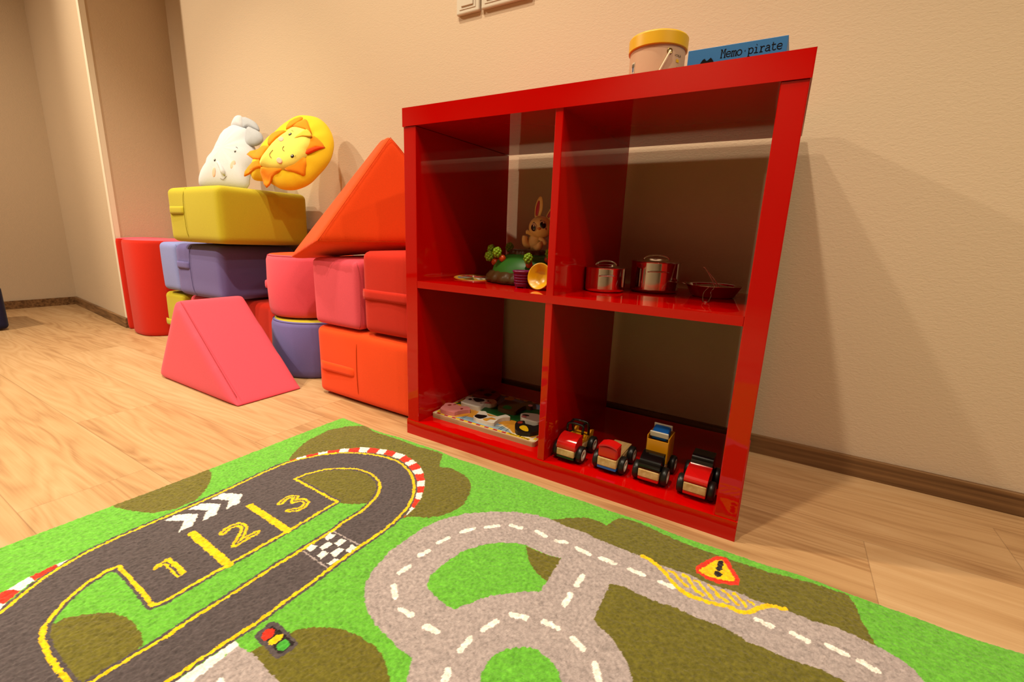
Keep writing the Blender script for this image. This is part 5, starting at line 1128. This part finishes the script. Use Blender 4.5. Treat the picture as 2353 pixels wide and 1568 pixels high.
def car_buggy():
    r = thing('toy_car', 'red and black toy buggy with roll bars, leftmost of the toy cars', 'toy car', (.434, .020, SB+.0002), -.02)
    car_base(r, .105, .040, m_cblk, .016)
    MB().box(-.020, .020, -.001, .012, .016, .031).build('nose_block', m_bwood, r, bevel=.0015)
    hood(r, m_cred, .042, .0, .040, .030, .056, .75)
    MB().box(-.018, .018, .045, .098, .030, .038).build('seat_bed', m_cyel, r, bevel=.002)
    for s in (-1, 1): MB().prism([(.062, .030), (.102, .030), (.106, .044), (.092, .048), (.080, .040), (.066, .042)], -.002, .002, M=Matrix.Translation((s*.018, 0, 0)) @ Matrix(((0, 0, 1, 0), (1, 0, 0, 0), (0, 1, 0, 0), (0, 0, 0, 1)))).build('side_fender', m_cyel, r, bevel=.001)
    z = .072
    loop = [(-.017, .045, .046), (-.018, .044, .062), (-.015, .048, z), (.015, .048, z), (.018, .044, .062), (.017, .045, .046)]
    MB().tube(smooth_open(loop, 4), .0028, 10).build('roll_bar', m_cblk, r)
    loop = [(-.018, .078, .040), (-.019, .075, .056), (-.016, .070, z), (.016, .070, z), (.019, .075, .056), (.018, .078, .040)]
    MB().tube(smooth_open(loop, 4), .0028, 10).build('roll_bar', m_cblk, r)
    b = MB()
    for x in (-.015, .015): b.tube([(x, .048, z), (x, .070, z)], .0022, 8)
    b.build('roof_rail', m_cblk, r)
def car_flat():
    r = thing('toy_car', 'toy flatbed truck with red cab and blue bumper, second from left', 'toy car', (.523, .027, SB+.0002), -.02)
    car_base(r, .100, .040, m_cblue, .016)
    MB().box(-.020, .020, -.001, .030, .016, .034).build('nose_block', m_bwood, r, bevel=.0015)
    cab = MB().box(-.0205, .0205, .0, .026, .034, .060).build('cab', m_cred, r, bevel=.004, segs=3)
    n = 10; pts = [(-.0195+.039*i/n, .0605+.0045*math.sin(PI*i/n)) for i in range(n+1)]
    pts = pts+[(p[0], p[1]-.0035) for p in pts[::-1]]
    MB().prism(pts, -.002, .026, M=Matrix(((1, 0, 0, 0), (0, 0, 1, 0), (0, 1, 0, 0), (0, 0, 0, 1)))).build('roof_visor', m_cred, cab, bevel=.0008)
    MB().box(-.019, .019, .030, .100, .0305, .033).build('flatbed', m_bwood, r)
    MB().tube([(-.006, .045, .033), (-.006, .045, .042)], .004, 14).build('peg', m_steel, r); MB().tube([(.007, .055, .033), (.007, .055, .037)], .0035, 14).build('peg', m_cblue, r)
def car_tipper():
    r = thing('toy_car', 'toy tipper truck with black hood, yellow bin and blue load, third from left', 'toy car', (.606, .030, SB+.0002), -.02)
    car_base(r, .105, .040, m_cred, .016)
    MB().box(-.020, .020, -.001, .012, .016, .032).build('nose_block', m_bwood, r, bevel=.0015)
    hood(r, m_cblk, .041, 0, .040, .032, .058, .9)
    b = MB(); x, y0, y1, z0, z1, t = .022, .050, .100, .030, .084, .0022
    b.box(-x, x, y0, y1, z0, z0+t); b.box(-x, x, y0, y0+t, z0, z1-.008); b.box(-x, x, y1-t, y1, z0, z1); b.box(-x, -x+t, y0, y1, z0, z1); b.box(x-t, x, y0, y1, z0, z1)
    b.build('bin', m_cyel, r, bevel=.0008)
    K = Matrix.Translation((0, .072, .088)) @ Matrix.Rotation(.25, 4, 'X')
    ld = MB().box(-.0165, .0165, -.016, .016, -.012, .006).build('load', m_cblue, r, K, bevel=.004, segs=3)
    for yy in (-.0165, .0135): MB().box(-.0185, .0185, yy, yy+.0035, -.004, .0085).build('load_rim', m_cwht, ld, bevel=.0015)
def car_racer():
    r = thing('toy_car', 'red toy car with black roof beside the right panel', 'toy car', (.692, .026, SB+.0002), -.02)
    car_base(r, .105, .040, m_cred, .016)
    MB().box(-.020, .020, -.001, .014, .016, .033).build('nose_block', m_bwood, r, bevel=.0015)
    hood(r, m_cred, .041, 0, .052, .033, .052, .75)
    hood(r, m_cblk, .039, .048, .092, .030, .066, .35, 'cabin')
car_buggy(); car_flat(); car_tipper(); car_racer()
